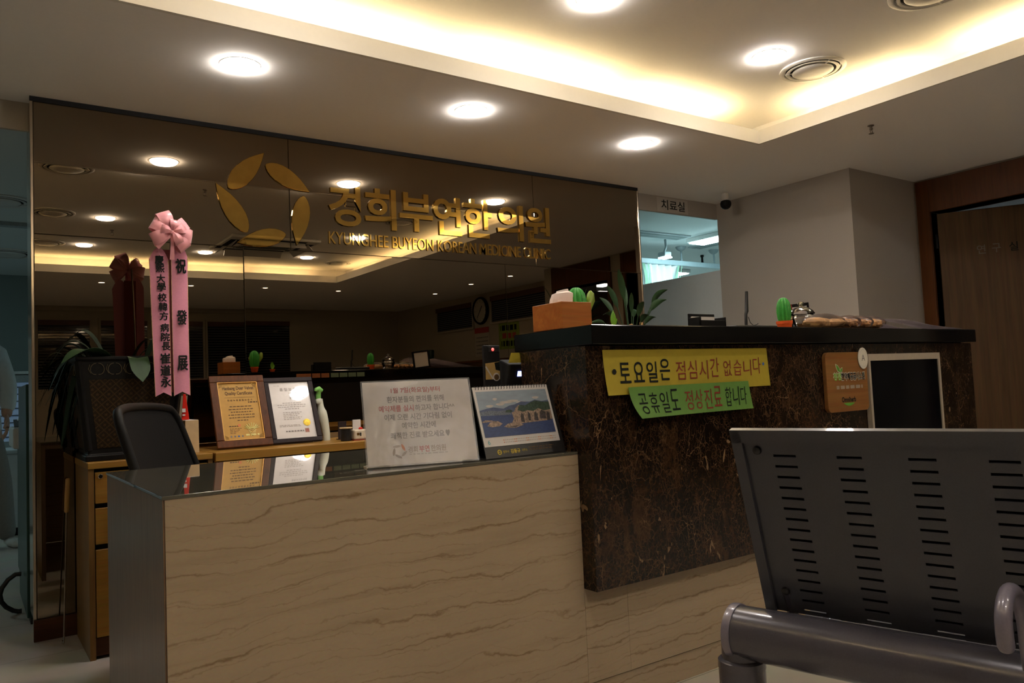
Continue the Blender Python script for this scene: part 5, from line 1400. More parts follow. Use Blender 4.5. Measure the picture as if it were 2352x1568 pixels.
pict([(.40, .27), (.44, .36), (.43, .50), (.47, .52), (.50, .60), (.55, .66), (.62, .62), (.70, .66), (.78, .70), (.88, .66), (.96, .68), (1, .62), (1, .30), (.9, .27), (.7, .26), (.5, .24)], 'print_rock', 5)
pict([(.52, .54), (.56, .66), (.64, .64), (.72, .70), (.80, .74), (.90, .70), (1, .70), (1, .52), (.9, .5), (.82, .56), (.74, .50), (.66, .53), (.6, .5)], 'print_tree', 6)
pict([(.34, .51), (.36, .56), (.42, .57), (.45, .53), (.42, .50)], 'print_tree', 6)
for sx, sy, a in ((.56, .36, .05), (.66, .38, .04), (.76, .37, .05), (.86, .40, .09), (.94, .36, .05)): pict([(sx - a * .5, sy - .08), (sx + a * .5, sy - .09), (sx + a * .6, sy + .07), (sx, sy + .12), (sx - a * .4, sy + .05)], 'print_shade', 7)
pict([(.06, .24), (.10, .31), (.16, .34), (.22, .33), (.27, .27), (.22, .22), (.12, .21)], 'print_rock', 5); pict([(0, .34), (.05, .37), (.12, .36), (.16, .34), (.06, .32), (0, .32)], 'print_rock', 5)
pict([(.28, .20), (.34, .26), (.42, .28), (.52, .25), (.56, .21), (.44, .16), (.34, .17)], 'print_rock', 6); pict([(.33, .185), (.42, .20), (.5, .215), (.44, .175)], 'print_shade', 7)
q.build('photograph', pgc)
q = MB(); q.text('6', o + ux * .012 + uy * (py0 + .006), ux, uy, 'ink_teal', h=.013, off=.0042)
for k in range(31):
    for r_ in range(2): q.flat(rect(.066 + .0063 * k, py0 + .008 + .007 * r_, .0695 + .0063 * k, py0 + .0105 + .007 * r_), o, ux, uy, 'ink_orange' if (k % 7 in (0, 6)) else 'ink_pale', .0042)
q.build('date_print', pgc)
q = MB()
for k in range(26):
    x = .008 + k * (pw - .018) / 25
    c_ = o + ux * x + uy * (py0 + ph - .003) + zz * .001
    q.tube([c_ + (zz * math.cos(a) + uy * math.sin(a)) * .0055 for a in [R(-100 + 28 * j) for j in range(11)]], .0009, 'black_plastic', 5)
q.build('spiral_binding', cl)

wc = thing('desk_calendar', 'white desk calendar half hidden behind the acrylic sign', 'calendar', (1.15, 2.14, ZDK), 'desk calendars on the glass desk')
o, ux, uy, L, nb_ = easel((1.06, 2.10, ZDK + .001), (.985, -.12, 0), .26, .06, .225); zz = ux.cross(uy)
q = MB(); q.prism(rect(0, 0, .25, L), o, ux, uy, .002, 'paper_white'); q.prism(rect(0, 0, .25, L), o + nb_ * .12, ux, (Z * .225 - nb_ * .06).normalized(), .002, 'paper_white'); q.build('stand', wc)
q = MB()
for k in range(11): q.flat(rect(.035 + .020 * k, L - .014, .037 + .020 * k, L - .0105), o, ux, uy, 'ink_red' if k % 3 == 0 else 'ink_grey', .0025)
dashes(q, o, ux, uy, .03, .23, L - .03, .004, 'ink_pale', .0025, 12, .01); q.build('print', wc)

# card reader group at the inner end of the desk
bk = thing('card_terminal', 'black card payment terminal with a small lit display by the marble counter side', 'terminal', (1.535, 2.24, ZDK))
q = MB(); q.box((1.50, 2.16, ZDK), (1.60, 2.36, ZDK + .13), 'black_plastic'); q.build('base', bk, bevel=.006, seg=2)
M = Matrix.Translation((1.545, 2.24, ZDK + .13)) @ Matrix.Rotation(R(18), 4, 'X')
q = MB(); q.box((-.045, -.035, 0), (.05, .03, .165), 'black_matte', M); q.build('head', bk, bevel=.006, seg=2)
q = MB(); q.box((-.006, -.0365, .122), (.028, -.0352, .140), 'lcd_glow', M); q.box((.012, -.0367, .1255), (.026, -.0361, .130), 'ink_pale', M); q.build('display', bk)
lf = thing('card_display', 'small stand with a sandy picture card beside the payment terminal', 'card stand', (1.458, 2.21, ZDK))
q = MB(); q.box((1.428, 2.20, ZDK), (1.492, 2.212, 1.105), 'black_plastic'); q.box((1.445, 2.1965, 1.082), (1.487, 2.20, 1.100), 'black_matte'); q.build('back_plate', lf, bevel=.001, seg=1)
q = MB(); q.flat([(1.431, .990), (1.489, .990), (1.489, 1.050), (1.431, 1.044)], (0, 2.199, 0), X, Z, 'sand_card'); q.flat([(1.430, 1.032), (1.458, .990), (1.463, .992), (1.434, 1.036)], (0, 2.1985, 0), X, Z, 'paper_white')
q.flat([(1.468, 1.046), (1.489, 1.049), (1.489, 1.018), (1.472, 1.022)], (0, 2.1985, 0), X, Z, 'ink_black'); q.flat(circle(.014, 16, 1.474, .998), (0, 2.1985, 0), X, Z, 'paper_white'); q.flat(circle(.010, 16, 1.474, .997), (0, 2.198, 0), X, Z, 'ink_brown'); q.build('picture_card', lf)
q = MB(); q.lathe([(.0055, 0), (.004, .002), (0, .003)], (1.462, 2.1965, 1.091), 'led_red', 14, (0, -1, 0)); q.build('red_lamp', lf)
yn = MB(); yn.add([(1.455, 2.079, 1.0725), (1.53, 2.079, 1.0725), (1.53, 2.076, 1.040), (1.438, 2.072, 1.040)], [(3, 2, 1, 0)], 'paper_yellow'); yn.add([(1.455, 2.0795, 1.0725), (1.53, 2.0795, 1.0725), (1.53, 2.0765, 1.040), (1.438, 2.0725, 1.040)], [(0, 1, 2, 3)], 'paper_yellow')
tag(yn.build('sticky_note'), 'yellow slip of paper hanging under the inner end of the black countertop', 'note')

# ------------------------------------------------------------------ doors at right
def door_frame(name, y0, y1, z1, out, label=None):
    q = MB(); t = .055; x0 = XD - .022; x1 = XD + .16
    q.box((x0, y1, 0), (x1, y1 + out, ZC - .012), 'door_frame_wood'); q.box((x0, y0 - t, 0), (x1, y0, ZC - .012), 'door_frame_wood'); q.box((x0, y0, z1), (x1, y1, ZC - .012), 'door_frame_wood')
    return q
q = door_frame('door_1', D1[0], D1[1], D1[2], .09)
fr = struct(q.build('door_1', origin=(XD, D1[1], 0), bevel=.003, seg=1), 'wooden door at right standing ajar in its frame')
def leaf(parent, hinge, ang, w, h, name='door_leaf'):
    M = Matrix.Translation(V(hinge)) @ Matrix.Rotation(ang, 4, 'Z')
    o_ = MB(); o_.box((0, 0, .008), (w, .04, h), 'door_wood', M); lf_ = o_.build(name, parent, bevel=.002, seg=1)
    o_ = MB(); o_.tube([M @ V((w - .07, -.01, 1.0)), M @ V((w - .07, -.055, 1.0)), M @ V((w - .18, -.055, 1.0))], .009, 'chrome', 10); o_.build('handle', lf_, smooth=True)
    return lf_, M
ang = math.atan2(-.867, .497)
lf1, M = leaf(fr, (XD + .035, D1[1] - .022, 0), ang, .86, D1[2] - .012)
mat('door_ink', (0.12, 0.105, 0.085), .6)
q = MB()
lx = M.to_3x3() @ X; ly_ = M.to_3x3() @ Y; org = M @ V((0, 0, 0)) - ly_ * .0008
for ch, x0, mt in (('연', .225, 'door_ink'), ('구', .315, 'door_ink'), ('실', .415, 'ink_black')): q.text(ch, org + lx * x0 + Z * 1.735, lx, Z, mt, fit=(.052, .062), bold=.01, off=.0004)
q.build('door_lettering', lf1)
for z in (1.80, 1.05, .25):
    q = MB(); q.tube([(XD + .028, D1[1] - .012, z), (XD + .028, D1[1] - .012, z + .10)], .008, 'frame_black', 10); q.build('hinge', fr, smooth=True)
q = door_frame('door_2', D2[0], D2[1], D2[2], .055); fr2 = struct(q.build('door_2', origin=(XD, D2[1], 0), bevel=.003, seg=1), 'open dark wooden doorway seen in the mirror behind the tissue box')
leaf(fr2, (XD + .12, D2[0] + .02, 0), R(12), .86, D2[2] - .012)
# office lamps in the mirror; the last is added unseen to light the gap
for k, (p, lb) in enumerate((((7.14, -.3, ZC), 'office ceiling lamp seen in the mirror through the doorway, upper of two'), ((7.74, -.99, ZC), 'office ceiling lamp seen in the mirror through the doorway, lower of two'), ((7.6, 2.2, ZC), 'added office ceiling lamp, unseen, lighting the gap above the ajar door'))):
    o_ = thing('office_lamp', lb, 'ceiling light', p, 'office lamps behind the doorway')
    q = MB(); q.box((p[0] - .17, p[1] - .17, ZC - .03), (p[0] + .17, p[1] + .17, ZC - .001), 'white_plastic'); q.build('housing', o_)
    q = MB(); q.box((p[0] - .15, p[1] - .15, ZC - .034), (p[0] + .15, p[1] + .15, ZC - .03), 'office_glow'); q.build('diffuser', o_)

# ------------------------------------------------------------------ waiting area behind the viewer, seen in the mirror
wn = 0
def blind_window(name, P, ux, w, h, nsl, label):
    """window: frame, pane, head rail and slats, facing ux x Z"""
    P = V(P); ux = V(ux); n = ux.cross(Z)
    q = MB(); t = .03
    for r_ in ((-t, -t, w + t, 0), (-t, h, w + t, h + t), (-t, 0, 0, h), (w, 0, w + t, h)): q.prism(rect(*r_), P, ux, Z, .02, 'wall_paint_dim')
    o_ = struct(q.build(name, origin=P), label)
    q = MB(); q.prism(rect(0, 0, w, h), P + n * .001, ux, Z, .004, 'night_pane'); q.build('pane', o_)
    q = MB(); q.prism(rect(0, h - .07, w, h), P + n * .006, ux, Z, .03, 'blind_head'); bl = q.build('blind_head_rail', o_)
    q = MB()
    for k in range(nsl):
        z = (h - .08) * (k + .5) / nsl; q.prism(rect(.005, -.008, w - .005, .008), P + n * .012 + Z * z, ux, (Z * .8 + n * .6), .002, 'blind_slat')
    q.build('blind_slats', o_)
    return o_
for k, (x0, x1) in enumerate(((.80, 1.42), (1.56, 2.16), (2.30, 2.93), (3.0, 4.26))):
    blind_window('window_%d' % (k + 1), (x1, YBW + .002, 1.16), -X, x1 - x0, .94, 22, ('leftmost', 'second', 'third', 'wide rightmost')[k] + ' dark window with blinds seen in the mirror on the far wall')
blind_window('window_5', (XRW - .002, -2.13, 1.83), -Y, 1.06, .37, 10, 'dark high window seen in the mirror left of the wall clock') 
blind_window('window_6', (XRW - .002, -.30, 1.855), -Y, 1.31, .37, 10, 'dark high window seen in the mirror right of the wall clock')
q = MB(); q.box((.78, YBW, 2.235), (4.66, YBW + .03, 2.275), 'wall_paint_dim'); q.box((XLW, YBW, 2.275), (XRW, YBW + .012, ZC), 'wall_paint_dim'); struct(q.build('trim_7'))
ck = thing('wall_clock', 'round wall clock with a pale face seen in the mirror between two dark windows', 'clock', (XRW, -1.89, 2.05))
q = MB(); q.lathe([(.20, 0), (.205, .02), (.195, .045), (.178, .048), (.172, .030)], (XRW - .001, -1.89, 2.05), 'frame_black', 48, (-1, 0, 0), cap=False); q.build('rim', ck, smooth=True)
q = MB(); q.lathe([(.175, .026), (0, .0262)], (XRW - .001, -1.89, 2.05), 'clock_face', 48, (-1, 0, 0))
fc = q.build('face', ck); q = MB(); xf = XRW - .028
for k in range(12):
    a = R(30 * k); c_ = (-1.89 - .142 * math.sin(a), 2.05 + .142 * math.cos(a)); q.box((xf - .001, c_[0] - .004, c_[1] - .012), (xf, c_[0] + .004, c_[1] + .012), 'ink_grey')
q.build('hour_marks', fc)
for a, l_, w_ in ((R(-38), .085, .005), (R(140), .13, .0035)):
    q = MB(); d = V((0, -math.sin(a), math.cos(a))); b_ = V((xf - .003, -1.89, 2.05)); q.tube([b_ - d * .02, b_ + d * l_], w_, 'ink_black', 6); q.build('hand', ck)
wl = thing('wall_calendar', 'paper wall calendar with a dark red header seen in the mirror below the clock', 'calendar', (XRW, -1.90, 1.38))
q = MB(); q.prism(rect(0, 0, .38, .41), (XRW - .001, -1.71, 1.385), -Y, Z, .004, 'clock_face'); q.build('pages', wl)
q = MB(); q.prism(rect(0, .34, .38, .42), (XRW - .006, -1.71, 1.385), -Y, Z, .003, 'ink_red'); q.build('header', wl)
q = MB()
for r_ in range(5): dashes(q, (XRW - .0055, -1.71, 1.385), -Y, Z, .03, .35, .04 + .056 * r_, .018, 'ink_grey', .0006, r_, .03)
q.build('date_print', wl)
gn = thing('paper_notice', 'green handwritten wall notice seen in the mirror left of the black countertop', 'notice', (XRW, -1.21, 1.45))
q = MB(); q.prism(rect(0, 0, .50, .38), (XRW - .001, -.96, 1.455), -Y, Z, .002, 'leaf_olive'); q.build('sheet', gn)
q = MB(); dashes(q, (XRW - .0032, -.96, 1.455), -Y, Z, .06, .46, .26, .075, 'ink_black', .0005, 3, .09); dashes(q, (XRW - .0032, -.96, 1.455), -Y, Z, .08, .42, .15, .075, 'ink_red', .0005, 5, .09); dashes(q, (XRW - .0032, -.96, 1.455), -Y, Z, .08, .44, .04, .075, 'ink_black', .0005, 7, .09); q.build('brush_print', gn)
wb = thing('waiting_cabinet', 'long brown low cabinet seen in the mirror under the clock wall', 'cabinet', (5.9, -1.9, 0))
q = MB(); q.box((5.75, -3.3, 1.28), (6.19, -.6, 1.31), 'door_frame_wood'); q.build('top', wb, bevel=.003, seg=1)
q = MB(); q.box((5.78, -3.28, 0), (6.19, -.62, 1.28), 'door_wood'); q.build('body', wb)
for y in (-3.25, -2.36, -1.47):
    q = MB(); q.box((5.765, y, .05), (5.78, y + .86, 1.25), 'door_wood'); q.build('door', wb, bevel=.002, seg=1)
dp = thing('water_dispenser', 'dark slim bottle dispenser on the waiting room cabinet seen in the mirror', 'dispenser', (5.95, -3.0, 1.31))
q = MB(); q.lathe([(.05, 0), (.055, .01), (.055, .09), (.04, .11), (.045, .12), (.05, .21), (.04, .23), (0, .23)], (5.95, -3.0, 1.31), 'steel_green', 20); q.build('bottle', dp, smooth=True)

# ------------------------------------------------------------------ treatment rooms behind the mirror wall
def tube_light(first, loc, label, L=1.2):
    if first is not None: return dup(first, loc, label, 'fluorescent panels of the treatment room')
    o_ = thing('fluorescent_light', label, 'ceiling light', loc, 'fluorescent panels of the treatment room')
    x, y, z = loc
    q = MB(); q.box((x - .13, y - L / 2 - .02, z - .045), (x + .13, y + L / 2 + .02, z - .001), 'white_plastic'); q.build('housing', o_, bevel=.004, seg=1)
    q = MB(); q.box((x - .108, y - L / 2, z - .056), (x + .108, y + L / 2, z - .045), 'treatment_glow'); q.build('diffuser', o_)
    return o_
tl0 = tube_light(None, (6.19, 4.82, ZT), 'bright fluorescent panel seen over the partition right of the mirror wall')
tube_light(tl0, (7.7, 7.6, ZT), 'fluorescent panel farther back in the treatment room')
fl_ = tube_light(tl0, (-1.5, 7.2, ZT), 'added fluorescent panel out of view, lighting the far left treatment bay')  # added out of view to light the far left bay and the person
for c_ in fl_.children:
    if c_.name.startswith('diffuser'): c_.data = c_.data.copy(); c_.data.materials.clear(); c_.data.materials.append(MATS['added_panel_glow'])
def linear_grille(x0, y0, x1, y1, label, along):
    o_ = thing('slot_diffuser', label, 'air vent', ((x0 + x1) / 2, (y0 + y1) / 2, ZT), 'slot air diffusers of the treatment room')
    q = MB(); q.box((x0, y0, ZT - .012), (x1, y1, ZT - .001), 'grille_grey'); q.build('frame', o_)
    q = MB()
    for k in range(2):
        if along == 'y': a = x0 + (x1 - x0) * (.15 + .42 * k); q.box((a, y0 + .02, ZT - .014), (a + (x1 - x0) * .28, y1 - .02, ZT - .012), 'teal_paint')
        else: a = y0 + (y1 - y0) * (.15 + .42 * k); q.box((x0 + .02, a, ZT - .014), (x1 - .02, a + (y1 - y0) * .28, ZT - .012), 'teal_paint')
    q.build('slots', o_)
linear_grille(6.46, 4.7, 6.66, 5.78, 'long slot air diffuser on the ceiling beside the bright fluorescent panel', 'y')
linear_grille(4.95, 5.30, 5.98, 5.50, 'long slot air diffuser on the ceiling left of the bright fluorescent panel', 'x')
RY, RZ = 5.80, 2.215
rl = thing('curtain_rail', 'pale curtain rail hung from the ceiling above the striped mesh curtain', 'rail', (6.4, RY, RZ))
q = MB(); q.box((4.9, RY - .022, RZ - .028), (8.2, RY + .022, RZ + .028), 'rail_white'); q.build('rail', rl, bevel=.008, seg=2)
for x in (5.55, 6.37, 6.90, 7.7):
    q = MB(); q.lathe([(.055, -.0005), (.055, -.01), (.045, -.03), (.025, -.045), (.011, -.05)], (x, RY, ZT), 'grille_grey', 24); cp = q.build('ceiling_cup', rl, smooth=True)
    q = MB(); q.tube([(x, RY, ZT - .045), (x, RY, RZ + .026)], .010, 'cable_grey', 10); q.build('hanger_rod', cp, smooth=True)
cu_ = thing('striped_curtain', 'white mesh curtain with green wavy stripes hanging in the treatment room', 'curtain', (5.9, RY, .35))
def curtain(x0, x1, m, dy, name, z0=.35, z1=RZ - .03, amp=.03):
    q = MB(); n = int((x1 - x0) / .012); rows = []
    for z in (z1, z1 - .15, z1 - .4, 1.2, z0): rows.append([(x0 + (x1 - x0) * k / n, RY + dy + amp * math.sin(k * .75) * (1 if z < z1 else .6), z) for k in range(n + 1)])
    q.sheet(rows[::-1], m, .001); return q.build(name, cu_, smooth=True)
curtain(5.50, 6.33, 'curtain_cloth', 0, 'cloth')
for xc_, ph, w_ in ((5.70, .5, .045), (5.76, .9, .02), (6.22, 2.4, .03), (6.27, 2.2, .012)):
    q = MB(); rows = []
    for k in range(16):
        z = RZ - .032 - k * .10; xx = xc_ + .07 * math.sin(k * .55 + ph)
        rows.append([(xx, RY - .036, z), (xx + w_, RY - .036, z)])
    q.sheet(rows, 'curtain_green'); q.build('green_stripe', cu_, smooth=True)
lp = thing('rail_lamp', 'small bright lamp hanging above the curtain rail in the treatment room', 'lamp', (5.87, 5.55, ZT))
q = MB(); q.tube([(5.87, 5.55, ZT - .001), (5.875, 5.55, 2.32), (5.85, 5.55, 2.27)], .012, 'grille_grey', 10); q.build('arm', lp, smooth=True)
q = MB(); q.box((5.80, 5.50, 2.213), (5.90, 5.60, 2.265), 'grille_grey'); q.build('head', lp, bevel=.01, seg=2)
q = MB(); q.box((5.805, 5.492, 2.200), (5.895, 5.598, 2.2128), 'treatment_glow'); q.build('lens', lp)
q = MB(); q.lathe([(.02, -.0005), (.02, -.02), (.012, -.03), (.014, -.10), (.02, -.11), (0, -.112)], (7.05, 6.1, ZT), 'frame_black', 16); tag(q.build('ceiling_sensor', smooth=True), 'small dark ceiling sensor above the curtain rail at right', 'sensor')

# far left bay: window, couch, machine, cart, person
o_ = MB(); o_.box((-2.0, YT - .03, 1.24), (3.5, YT - .001, 1.32), 'grille_grey'); o_.box((-2.0, YT - .03, .55), (3.5, YT - .001, .62), 'grille_grey'); o_.box((-2.0, YT - .03, .62), (-1.9, YT - .001, 1.24), 'grille_grey'); o_.box((3.4, YT - .03, .62), (3.5, YT - .001, 1.24), 'grille_grey')
w7 = struct(o_.build('window_7', origin=(.4, YT, .6)), 'dusky blue window with thin blinds at the far left')
q = MB(); q.box((-1.9, YT - .018, .62), (3.4, YT - .012, 1.24), 'dusk_glow'); q.build('pane', w7)
q = MB()
for k in range(8): q.box((-1.9, YT - .035, .66 + .075 * k), (3.4, YT - .029, .672 + .075 * k), 'blind_slat')
q.build('blind_slats', w7)
q = MB(); q.box((-2.0, YT - .06, 1.33), (3.5, YT - .001, 1.36), 'cool_paint'); struct(q.build('trim_8'))
mc = thing('treatment_machine', 'white treatment machine on a dark green cart at the left edge of the photo', 'machine', (.36, 5.2, 0))
q = MB(); q.box((.246, 4.98, .05), (.56, 5.42, .745), 'steel_green'); q.build('cart', mc, bevel=.004, seg=1)
q = MB(); q.box((.205, 4.95, .746), (.56, 5.42, .860), 'device_white'); q.build('housing', mc, bevel=.012, seg=3)
q = MB(); q.box((-.0, 0, 0), (.10, .10, .008), 'device_panel', Matrix.Translation((.212, 4.97, .862)) @ Matrix.Rotation(R(20), 4, 'X')); q.build('control_panel', mc)
q = MB(); q.tube([(.225, 5.05, .87), (.245, 5.05, .905), (.275, 5.05, .925), (.295, 5.05, .915)], .012, 'device_white', 10); q.build('probe', mc, smooth=True)
q = MB(); q.tube([(.245, 4.96, .80), (.238, 4.94, .60), (.262, 4.93, .45), (.246, 4.93, .30), (.25, 4.93, .17), (.275, 4.95, .12)], .006, 'cable_grey', 8); q.build('lead', mc, smooth=True)
for sx, sy in ((.27, 5.02), (.53, 5.02), (.27, 5.38), (.53, 5.38)):
    q = MB(); q.lathe([(.0, 0), (.02, 0), (.02, .05), (0, .05)], (sx, sy, 0), 'black_plastic', 12); q.build('caster', mc)
bx = thing('white_cabinet', 'low white cabinet under the machine leads behind the person at far left', 'cabinet', (.1, 7.2, 0))
q = MB(); q.box((-.45, 7.1, .06), (.365, 7.6, .62), 'device_white'); q.build('body', bx, bevel=.01, seg=2)
q = MB(); q.box((-.46, 7.09, .62), (.375, 7.61, .65), 'device_white'); q.build('lid', bx, bevel=.006, seg=2)
q = MB(); q.box((-.43, 7.12, 0), (.35, 7.58, .06), 'dark_slot'); q.build('plinth', bx)
q = MB(); q.tube([(.213, 4.42, .182), (.190, 4.42, .184), (.160, 4.415, .165), (.136, 4.41, .132), (.128, 4.41, .102), (.134, 4.415, .068), (.152, 4.42, .040), (.180, 4.42, .018), (.200, 4.42, .011), (.214, 4.42, .011)], .0105, 'cable_black', 10)
tag(q.build('black_cable', smooth=True), 'black cable looping out over the floor left of the mirror wall', 'cable')
gp = thing('green_panel', 'narrow dark green cabinet standing just behind the left mirror edge', 'cabinet', (.36, 4.4, 0))
q = MB(); q.box((.222, 4.15, .03), (.50, 4.75, 1.07), 'steel_green'); q.build('body', gp, bevel=.003, seg=1)
q = MB(); q.box((.235, 4.16, 0), (.49, 4.74, .03), 'black_matte'); q.build('plinth', gp)

# person: white jacket, grey trousers, seen only from the side at the photo edge
def skin_mesh(nodes, edges, m, name, parent, sub=2):
    me = bpy.data.meshes.new(name); w0 = wloc(parent)
    me.from_pydata([V(p[:3]) - w0 for p in nodes], edges, [])
    ob = bpy.data.objects.new(name, me); COL.objects.link(ob)
    sk = ob.modifiers.new('skin', 'SKIN'); sk.use_smooth_shade = True
    lay = me.skin_vertices[0].data if me.skin_vertices else None
    if lay is None:
        bpy.context.view_layer.objects.active = ob
    for i, p in enumerate(nodes):
        r = p[3]; lay[i].radius = r if isinstance(r, tuple) else (r, r); lay[i].use_root = (i == 0)
    sb_ = ob.modifiers.new('sub', 'SUBSURF'); sb_.levels = sub; sb_.render_levels = sub
    dg = bpy.context.evaluated_depsgraph_get(); dg.update()
    out = bpy.data.meshes.new_from_object(ob.evaluated_get(dg))
    bpy.data.objects.remove(ob)
    out.materials.clear(); out.materials.append(MATS[m]); out.name = name
    out.polygons.foreach_set('use_smooth', [True] * len(out.polygons))
    res = bpy.data.objects.new(name, out); COL.objects.link(res); res.parent = parent
    return res
px, py = .035, 6.62
pe = thing('person', 'person in a white jacket and grey trousers standing at the left edge of the photo', 'person', (px, py, 0))
P = lambda x, y, z, r: (px + x, py + y, z, r)
body = [P(0, 0, .93, (.145, .10)), P(0, 0, 1.08, (.13, .095)), P(0, -.01, 1.24, (.155, .105)), P(0, -.01, 1.36, (.14, .09)), P(0, -.01, 1.43, .055), P(0, -.015, 1.50, .05),
        P(-.17, -.01, 1.37, .055), P(-.215, 0, 1.12, .045), P(-.20, -.10, .90, .035), P(.17, -.01, 1.37, .055), P(.21, 0, 1.12, .045), P(.20, -.10, .90, .035),
        P(-.095, 0, .86, .085), P(-.10, -.03, .48, .058), P(-.10, .02, .10, .042), P(.095, 0, .86, .085), P(.16, -.03, .48, .058), P(.205, .02, .10, .042)]
ed = [(0, 1), (1, 2), (2, 3), (3, 4), (4, 5), (3, 6), (6, 7), (7, 8), (3, 9), (9, 10), (10, 11), (0, 12), (12, 13), (13, 14), (0, 15), (15, 16), (16, 17)]
skin_mesh(body, ed, 'skin', 'body', pe)
q = MB(); hc = V((px, py - .02, 1.605))
prof = [(0, -.118), (.032, -.115), (.050, -.095), (.062, -.06), (.070, -.02), (.074, .02), (.072, .06), (.058, .095), (.032, .115), (0, .12)]
q.lathe(prof, hc, 'skin', 28)
q.tube([hc + V((0, -.066, .012)), hc + V((0, -.088, -.012)), hc + V((0, -.072, -.022))], [.007, .012, .008], 'skin', 8)
for s in (-1, 1):
    q.lathe([(0, -.012), (.010, -.006), (.012, 0), (.010, .008), (0, .012)], hc + V((s * .028, -.064, .008)), 'paper_white', 12); q.lathe([(.005, .0), (0, .004)], hc + V((s * .028, -.0755, .008)), 'ink_black', 10, (0, -1, 0))
    q.tube([hc + V((s * .072, 0, .02)), hc + V((s * .082, .008, .0)), hc + V((s * .072, .004, -.03))], [.008, .013, .007], 'skin', 8)
q.tube([hc + V((-.020, -.064, -.055)), hc + V((0, -.069, -.057)), hc + V((.020, -.064, -.055))], [.003, .006, .003], 'ink_red', 6)
q.build('head', pe, smooth=True)
q = MB(); q.lathe([(.080, .005), (.088, .035), (.086, .070), (.070, .108), (.040, .131), (0, .137)], hc + V((0, .012, 0)), 'hair', 28); q.tube([hc + V((0, .055, .03)), hc + V((0, .062, -.03)), hc + V((0, .05, -.075))], [.066, .062, .045], 'hair', 16); q.build('hair', pe, smooth=True)
jk = [P(0, 0, .69, (.205, .150)), P(0, 0, .88, (.190, .140)), P(0, 0, 1.08, (.160, .120)), P(0, -.01, 1.24, (.172, .125)), P(0, -.01, 1.36, (.155, .105)), P(0, -.01, 1.50, .066),
      P(-.160, -.01, 1.340, .070), P(-.222, 0, 1.12, .060), P(-.207, -.09, .935, .050), P(.160, -.01, 1.340, .070), P(.217, 0, 1.12, .060), P(.207, -.09, .935, .050)]
skin_mesh(jk, [(0, 1), (1, 2), (2, 3), (3, 4), (4, 5), (4, 6), (6, 7), (7, 8), (4, 9), (9, 10), (10, 11)], 'coat_white', 'jacket', pe)
tr_ = [P(0, 0, .92, (.135, .095)), P(-.085, 0, .84, .088), P(-.10, -.03, .48, .078), P(-.10, .02, .035, .060), P(.085, 0, .84, .088), P(.16, -.03, .48, .078), P(.205, .02, .035, .060)]
skin_mesh(tr_, [(0, 1), (1, 2), (2, 3), (0, 4), (4, 5), (5, 6)], 'trouser', 'trousers', pe)
for s, x in ((-1, -.10), (1, .205)):
    q = MB(); b_ = V((px + x, py, 0)); q.tube([b_ + V((0, .075, .032)), b_ + V((.01, .02, .036)), b_ + V((.03, -.06, .033)), b_ + V((.055, -.13, .027)), b_ + V((.068, -.155, .02))], [.024, .036, .040, .038, .018], 'shoe_white', 16, flat=(Z, .8)); q.build('shoe', pe, smooth=True)
    hw = V((px + s * .20, py - .115, .875)); q = MB()
    q.tube([hw + V((0, .02, .045)), hw, hw + V((0, -.02, -.045))], [.026, .038, .034], 'skin', 12, flat=(X, .45))
    for k, (oy, l_) in enumerate(((-.034, .062), (-.018, .074), (-.002, .070), (.014, .056))):
        f0 = hw + V((0, oy - .012, -.045)); q.tube([f0, f0 + V((-s * .004, -.006, -l_ * .45)), f0 + V((-s * .016, -.008, -l_ * .8)), f0 + V((-s * .026, -.006, -l_))], [.009, .0085, .008, .006], 'skin', 8)
    t0 = hw + V((0, -.032, .0)); q.tube([t0, t0 + V((-s * .010, -.022, -.022)), t0 + V((-s * .020, -.028, -.046))], [.011, .010, .007], 'skin', 8)
    q.build('hand', pe, smooth=True)

